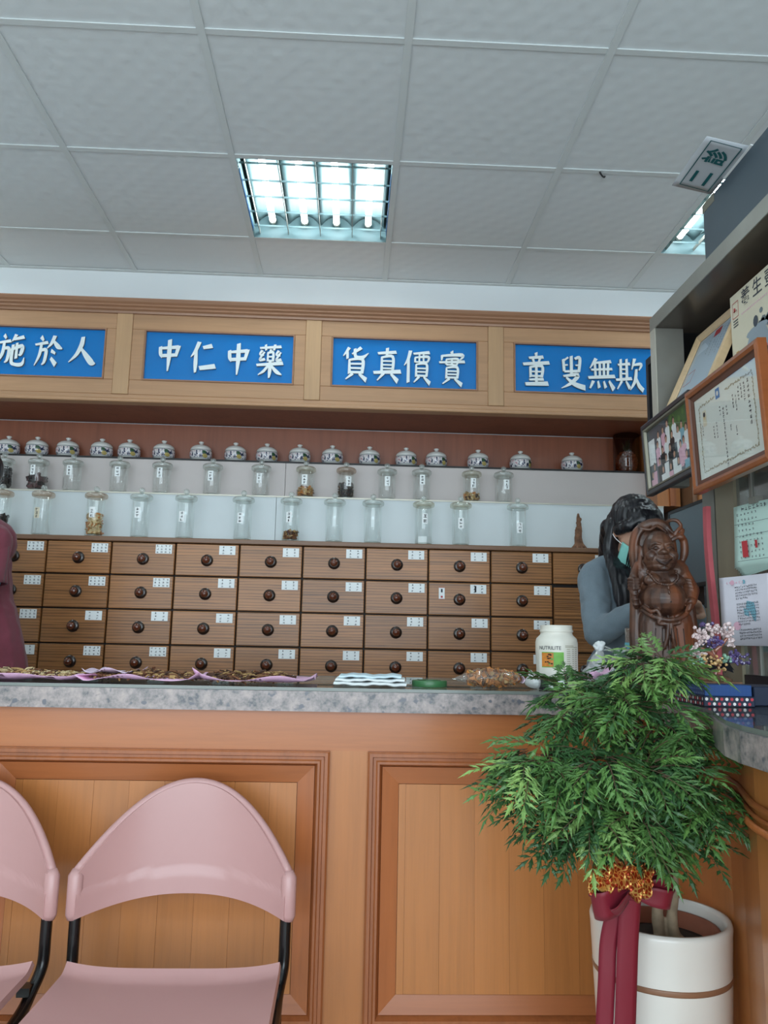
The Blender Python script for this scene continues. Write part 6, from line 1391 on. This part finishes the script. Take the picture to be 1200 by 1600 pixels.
# licence in brown frame
f, a, b = picture_frame('certificate_frame', 'brown wooden frame with a yellowish printed licence and blue emblem', (.805, 1.6576, 1.5734), .373, .2514, -91.7, 2.7, [[(.003, 0), (.010, -.002), (.017, .002)], [(.017, .002), (.019, .006), (.027, .009), (.029, .0098)]], [M['frame_brown'], M['frame_inner']], None)
ct_ = MB(); rect(ct_, -a, a, -b, b, .0112, 0); rg = random.Random(31); y = .0108
def border(x0, x1, z0, z1):
    n = 46
    for k in range(n):
        for (xx, zz) in ((x0 + (x1 - x0) * k / n, z0), (x0 + (x1 - x0) * k / n, z1)):
            if zz == z1 and abs(k / n - .42) < .10: continue
            disc(ct_, xx + .003, zz + rg.uniform(-.002, .002), .0034, .0016 + .0014 * (k % 2), y, 1, 6)
    for k in range(34):
        for xx in (x0, x1): disc(ct_, xx + rg.uniform(-.002, .002), z0 + (z1 - z0) * k / 34, .0018 + .0014 * (k % 2), .0026, y, 1, 6)
border(-a + .024, a - .024, -b + .016, b - .022)
rect(ct_, -.041, -.020, b - .030, b - .006, y, 2); disc(ct_, -.0305, b - .018, .0052, .0058, y - .0003, 0, 12); disc(ct_, -.0305, b - .018, .0030, .0034, y - .0006, 0, 10)
rect(ct_, -a + .040, -a + .060, b - .074, b - .036, y, 3); disc(ct_, -a + .050, b - .050, .0055, .0085, y - .0003, 4); disc(ct_, -a + .050, b - .046, .0058, .0060, y - .0004, 5)
for x, z, n, s in ((a - .046, b - .034, 9, .0098), (a - .064, b - .034, 5, .008), (a - .078, b - .034, 4, .0075), (a - .090, b - .036, 4, .0075), (a - .104, b - .050, 5, .0065), (a - .118, b - .046, 4, .007), (a - .150, b - .060, 3, .007), (-.010, b - .060, 17, .0078), (-.026, b - .052, 3, .0065), (-.048, b - .082, 5, .0068), (-.064, b - .088, 4, .0068), (-a + .036, b - .070, 4, .006), (.020, -.010, 2, .007), (.045, -.02, 3, .007)): script_column(ct_, x, z, n, s, y, 5, rg)
mk('licence_sheet', ct_, [M['certificate'], M['cert_ink'], M['emblem_blue'], M['kettle_box'], M['herb_d'], M['ink']], f, recalc=False)
# group photograph in black frame
f, a, b = picture_frame('photo_frame', 'black frame with a group photograph of many people', (.836, 2.0494, 1.6168), .3555, .2080, -92.0, 3.2, [[(.003, 0), (.012, 0), (.014, .003)], [(.014, .003), (.015, .001), (.020, .002), (.022, .0098)]], [M['frame_black'], M['frame_silver']], None)
PC = [M['slate'], M['leaf_dark'], M['skin'], M['hair'], M['mask_white'], M['pink_print'], M['ink_black'], M['teal_print'], M['leaf']]
ph = MB(); rect(ph, -a, a, -b, b, .0112, 0); y = .0110
rect(ph, a * .1, a * .9, b * .2, b, y - .0001, 1)
for k in range(40): disc(ph, rg.uniform(a * .1, a * .85), rg.uniform(b * .25, b * .97), .008, .008, y - .00012, rg.choice((1, 8)), 6)
rect(ph, a * .84, a, -b, b, y - .00015, 0); rect(ph, -a * .98, -a * .66, -b * .25, b * .62, y - .0002, 4)
ppl = [(-.45, .62, 4), (-.22, .66, 5), (.0, .78, 4), (.30, .72, 4), (.62, .42, 7), (-.52, .30, 5), (-.1, .30, 4), (.18, .32, 6), (.46, .36, 4), (.80, .26, 4), (-.30, .02, 6), (.05, -.06, 6), (.66, -.10, 5), (-.75, -.38, 5), (-.48, -.30, 6), (-.16, -.30, 4), (.22, -.34, 4), (.52, -.16, 5), (-.86, -.62, 5), (-.34, -.62, 4), (.02, -.66, 5), (.38, -.62, 4), (.74, -.56, 7)]
for k, (x, z, c) in enumerate(ppl):
    x *= a; z *= b; yy = y - .00025 - k * .00003
    ph.add([(x - .016, yy, z - .012), (x - .013, yy, z - .058), (x + .013, yy, z - .058), (x + .016, yy, z - .012), (x + .008, yy, z - .006), (x - .008, yy, z - .006)], [(0, 1, 2, 3, 4, 5)], c) if z - .058 > -b else ph.add([(x - .016, yy, z - .012), (x - .014, yy, -b), (x + .014, yy, -b), (x + .016, yy, z - .012)], [(0, 1, 2, 3)], c)
    disc(ph, x, z + .004, .0082, .0105, yy - .00001, 3); disc(ph, x, z + .000, .0068, .0090, yy - .00002, 2)
mk('photo_print', ph, PC, f, recalc=False)
# pale framed certificate leaning back on the rack shelf
zc = (1.735 + 1.968) / 2; tl_ = math.degrees(math.atan2(.9755 - .868, .235))
f, a, b = picture_frame('certificate_frame', 'pale wooden frame with a bluish certificate leaning back on the rack shelf', (.9235, 1.998, 1.853), .275, .258, -90, -tl_, [[(.003, 0), (.008, -.002), (.014, .003)], [(.014, .003), (.016, .000), (.024, .006), (.026, .0098)]], [M['frame_light'], M['frame_light']], None)
cb_ = MB(); rect(cb_, -a, a, -b, b, .0112, 0); y = .0108
for q in ((-a + .012, -a + .062, -.052, -.050), (-a + .012, -a + .062, -.012, -.010), (-a + .012, -a + .014, -.052, -.010), (-a + .060, -a + .062, -.052, -.010)): rect(cb_, *q, y, 1)
for x, n in ((a - .02, 12), (a - .04, 10), (a - .06, 11), (a - .08, 9), (a - .10, 10), (-.02, 8)): script_column(cb_, x, b - .02, n, .007, y, 2, rg)
rect(cb_, -.01, .03, b - .03, b - .006, y, 1)
mk('certificate_sheet', cb_, [M['certificate_blue'], M['ink_red'], M['wash_grey']], f, recalc=False)
# kettle carton on the rack shelf
kx = thing('kettle_carton', 'cream carton printed with a steel health kettle on the rack shelf', 'carton', (.935, 1.700, 1.7285), R(-90))
mk('body', MB().box(-.150, .150, 0, .13, 0, .228, 0, .001), M['kettle_box'], kx)
kp_ = MB(); y = -.0008
for k, ch in enumerate('養生壺'):
    vs, fs = text_mesh(ch, .046, 0, .0003); kp_.add([(v[0] - .072 + k * .056, y, v[1] + .196) for v in vs], fs, 0)
for q in ((-.138, -.108, .165, .1665), (-.138, -.108, .204, .2055), (-.138, -.1365, .165, .2055), (-.1095, -.108, .165, .2055)): rect(kp_, *q, y, 1)
tick_glyph(kp_, -.128, .186, .014, y, 1, rg); tick_glyph(kp_, -.128, .186, .014, y, 1, rg); tick_glyph(kp_, -.117, .180, .008, y, 1, rg)
for k in range(20): rect(kp_, -.094 + k * .0082, -.090 + k * .0082, .160, .164, y, 6)
for k in range(3): rect(kp_, -.136, -.112, .156 - k * .007, .159 - k * .007, y, 0)
for k in range(26): disc(kp_, rg.uniform(-.03, .13), .10 + rg.random() ** 2 * .05, rg.uniform(.006, .016), rg.uniform(.006, .014), y * .7, 5, 7)
kp_.add([(-.072, y - .0003, .0), (-.076, y - .0003, .072), (-.060, y - .0003, .094), (-.018, y - .0003, .100), (.016, y - .0003, .088), (.024, y - .0003, .070), (.024, y - .0003, .0)], [(0, 1, 2, 3, 4, 5, 6)], 2)
rect(kp_, -.070, -.040, .0, .070, y - .0004, 7); disc(kp_, -.026, .096, .05, .012, y - .0004, 2); disc(kp_, -.030, .118, .011, .014, y - .0005, 3)
for q in ((.024, .058, .086, .100), (.046, .058, .02, .090), (.024, .056, .014, .026)): rect(kp_, *q, y - .0004, 3)
disc(kp_, -.004, .034, .022, .026, y - .0005, 1); disc(kp_, -.004, .034, .018, .022, y - .0006, 2)
for k in range(12): disc(kp_, rg.uniform(-.146, -.100), rg.uniform(.008, .075), .013, .011, y * .8, 4, 6)
mk('print', kp_, [M['ink'], M['ink_red'], M['kettle_grey'], M['kettle_dark'], M['ochre'], M['wash_grey'], M['pink_print'], M['letter_white']], kx, recalc=False)
# dark frame standing further along the shelf
f, a, b = picture_frame('slim_picture_frame', 'dark picture frame standing beside the kettle carton', (.882, 1.462, 1.812), .15, .160, -90, -4, [[(.003, 0), (.014, 0), (.016, .0098)]], [M['frame_black']], None)
mk('sheet', rect(MB(), -a, a, -b, b, .0112, 0), M['paper'], f, recalc=False)
# dark box and sign on top of the rack
bxx = thing('storage_box', 'large slate grey box lying on top of the rack', 'box', (.918, 1.77, 2.0445))
mk('body', MB().box(0, .30, -.178, .168, 0, .215, 0, .004), M['slate'], bxx); mk('end_edge', MB().box(-.001, .302, -.186, -.1785, 0, .217), M['kettle_grey'], bxx); mk('torn_label', MB().box(-.0008, 0, .10, .17, .190, .214), M['frame_silver'], bxx)
th = R(13); u = Vector((0, -1, 0)); v = Vector((-math.cos(th), 0, math.sin(th))); n = Vector((math.sin(th), 0, math.cos(th)))
sg = thing('paper_sign', 'laminated white sign with green border and characters sticking out above the box', 'sign', (0, 0, 0))
sg.matrix_world = Matrix(((u.x, n.x, v.x, .917), (u.y, n.y, v.y, 1.782), (u.z, n.z, v.z, 2.2605), (0, 0, 0, 1)))
mk('card', MB().sheet(lambda a, b: ((a - .5) * .206 - .004 * b, .004 * math.sin(a * 3) * b, b * .104), 8, 6, .0012), M['laminated'], sg, True)
sgp = MB(); y = -.0022
for q in ((-.092, .092, .012, .0145), (-.092, .092, .088, .0905), (-.092, -.0895, .012, .0905), (.0895, .092, .012, .0905)): rect(sgp, *q, y, 0)
for ch, x in (('二', -.048), ('診', .040)):
    vs, fs = text_mesh(ch, .058, 0, .0016); sgp.add([(w[0] + x, y, w[1] + .049) for w in vs], fs, 0)
for i in range(len(sgp.v)): p = sgp.v[i]; a = p[0] / .206 + .5; sgp.v[i] = (p[0], p[1] + .004 * math.sin(a * 3) * p[2] / .104, p[2])
mk('sign_print', sgp, M['ink_green'], sg, recalc=False); mk('tape', MB().box(-.03, .11, -.0015, .001, -.008, .002), M['paper'], sg)

# red board, slips, letter
tag(mk('red_board', MB().sheet(lambda a, b: (.004 * math.sin(b * 6) - .004 * b, -.010 + .020 * a, .462 * b), 3, 20, .012).xf(Matrix.Rotation(R(-1), 4, 'X')), M['red_board'], smooth=True, angle=R(40), loc=(.918, 1.962, GLZ + .002)), 'narrow upright pinkish red board beside the beige strip', 'board')
gp = panel_obj('prescription_pad', 'pad of pale green printed slips hanging on the glass door', 'papers', (.925, 1.755, 1.345), -80, 3)
for k in range(6):
    mb = MB().sheet(lambda a, b: ((a - .5) * .155 - .012 * (1 - b) + .0015 * k, .0016 * k - .004 * (1 - b) ** 2, (b - .5) * .145 + .0012 * math.sin(a * 4 + k) - .0025 * k), 8, 8, .0004); o = mk('slip', mb, M['green_paper'], gp, True, rot=(0, R(-1.2 * k), 0))
gpr = MB()
for k in range(9):
    z = .050 - k * .0125; 
    for q in range(rg.randint(5, 9)): tick_glyph(gpr, -.055 + q * .0125, z, .0065, -.0058 - .002, 0, rg)
for q in range(8): tick_glyph(gpr, -.036 + q * .013, .062, .010, -.0075, 0, rg)
rect(gpr, -.050, -.030, -.050, -.012, -.0082, 1); rect(gpr, -.004, .004, -.032, -.014, -.0082, 1)
for z in (.028, .000, -.058): rect(gpr, -.070, .060, z, z + .0008, -.0080, 0)
mk('slip_print', gpr, [M['ink'], M['ink_red']], gp, recalc=False)
mk('clip', MB().box(-.012, .012, -.008, .012, .070, .085), M['steel'], gp)
lt = panel_obj('handwritten_letter', 'handwritten letter on pale paper with teal picture propped by the cabinet', 'letter', (.905, 1.792, 1.1718), -78.5, .9)
mk('sheet', MB().sheet(lambda a, b: ((a - .5) * .175, .006 * math.sin(a * 3.1), (b - .5) * .160), 10, 2, .001), M['letter_paper'], lt, True)
lp = MB(); y = -.0018
disc(lp, -.044, .066, .007, .006, y, 2); disc(lp, -.006, .066, .005, .005, y, 3); disc(lp, -.036, -.035, .012, .010, y, 2)
for k in range(6): tick_glyph(lp, -.060 + k * .010, .066, .006, y - .0001, 2, rg)
lp.add([(.000, y, .022), (.024, y, .018), (.030, y, -.004), (.026, y, -.026), (.018, y, -.020), (.010, y, -.004), (-.004, y, .006)], [(0, 1, 2, 3, 4, 5, 6)], 1); lp.add([(-.012, y, .006), (.004, y, .0), (.006, y, -.014), (-.010, y, -.010)], [(0, 1, 2, 3)], 1)
for r_i in range(19):
    z = .054 - r_i * .0066
    if r_i in (5, 14): continue
    for k in range(13 if r_i not in (4, 13) else 7): tick_glyph(lp, -.034 + k * .0058 + r_i * .0004, z + k * .0003, .0052, y - .0003, 0, rg)
for i in range(len(lp.v)): p = lp.v[i]; lp.v[i] = (p[0], p[1] + .006 * math.sin((p[0] / .175 + .5) * 3.1), p[2])
mk('writing', lp, [M['ink'], M['teal_print'], M['pink_print'], M['teal_print']], lt, recalc=False)
# desk cabinet and screen behind
dk = thing('metal_cabinet', 'beige metal drawer cabinet behind the woman carrying the dark screen', 'cabinet', (1.24, 2.60, 0))
mk('body', MB().box(0, .45, 0, .62, 0, 1.22), M['case_beige'], dk)
for k in range(4):
    d_ = mk('drawer', MB().box(-.012, 0, .01, .61, .93 - k * .28, 1.19 - k * .28, 0, .003), M['case_beige'], dk); mk('pull', MB().box(-.022, -.012, .25, .37, 1.12 - k * .28, 1.135 - k * .28), M['steel'], d_)
mo = thing('screen_panel', 'dark slate flat screen seen side on behind the statue', 'screen', (1.27, 2.84, 1.2205))
mk('panel', MB().box(-.03, .005, -.20, .19, .08, .385, 0, .006), M['screen_grey'], mo); mk('bezel', ring(MB(), -.20, .19, .08, .385, [(0, 0), (.0, -.002), (.012, -.002), (.012, 0)]).xf(Matrix(((0, 1, 0, -.030), (1, 0, 0, 0), (0, 0, 1, 0), (0, 0, 0, 1)))), M['dark'], mo); mk('stand', MB().box(.0, .03, -.03, .03, .0, .10).box(-.05, .10, -.09, .09, 0, .012), M['dark'], mo)

bpy.data.scenes.remove(TMP)
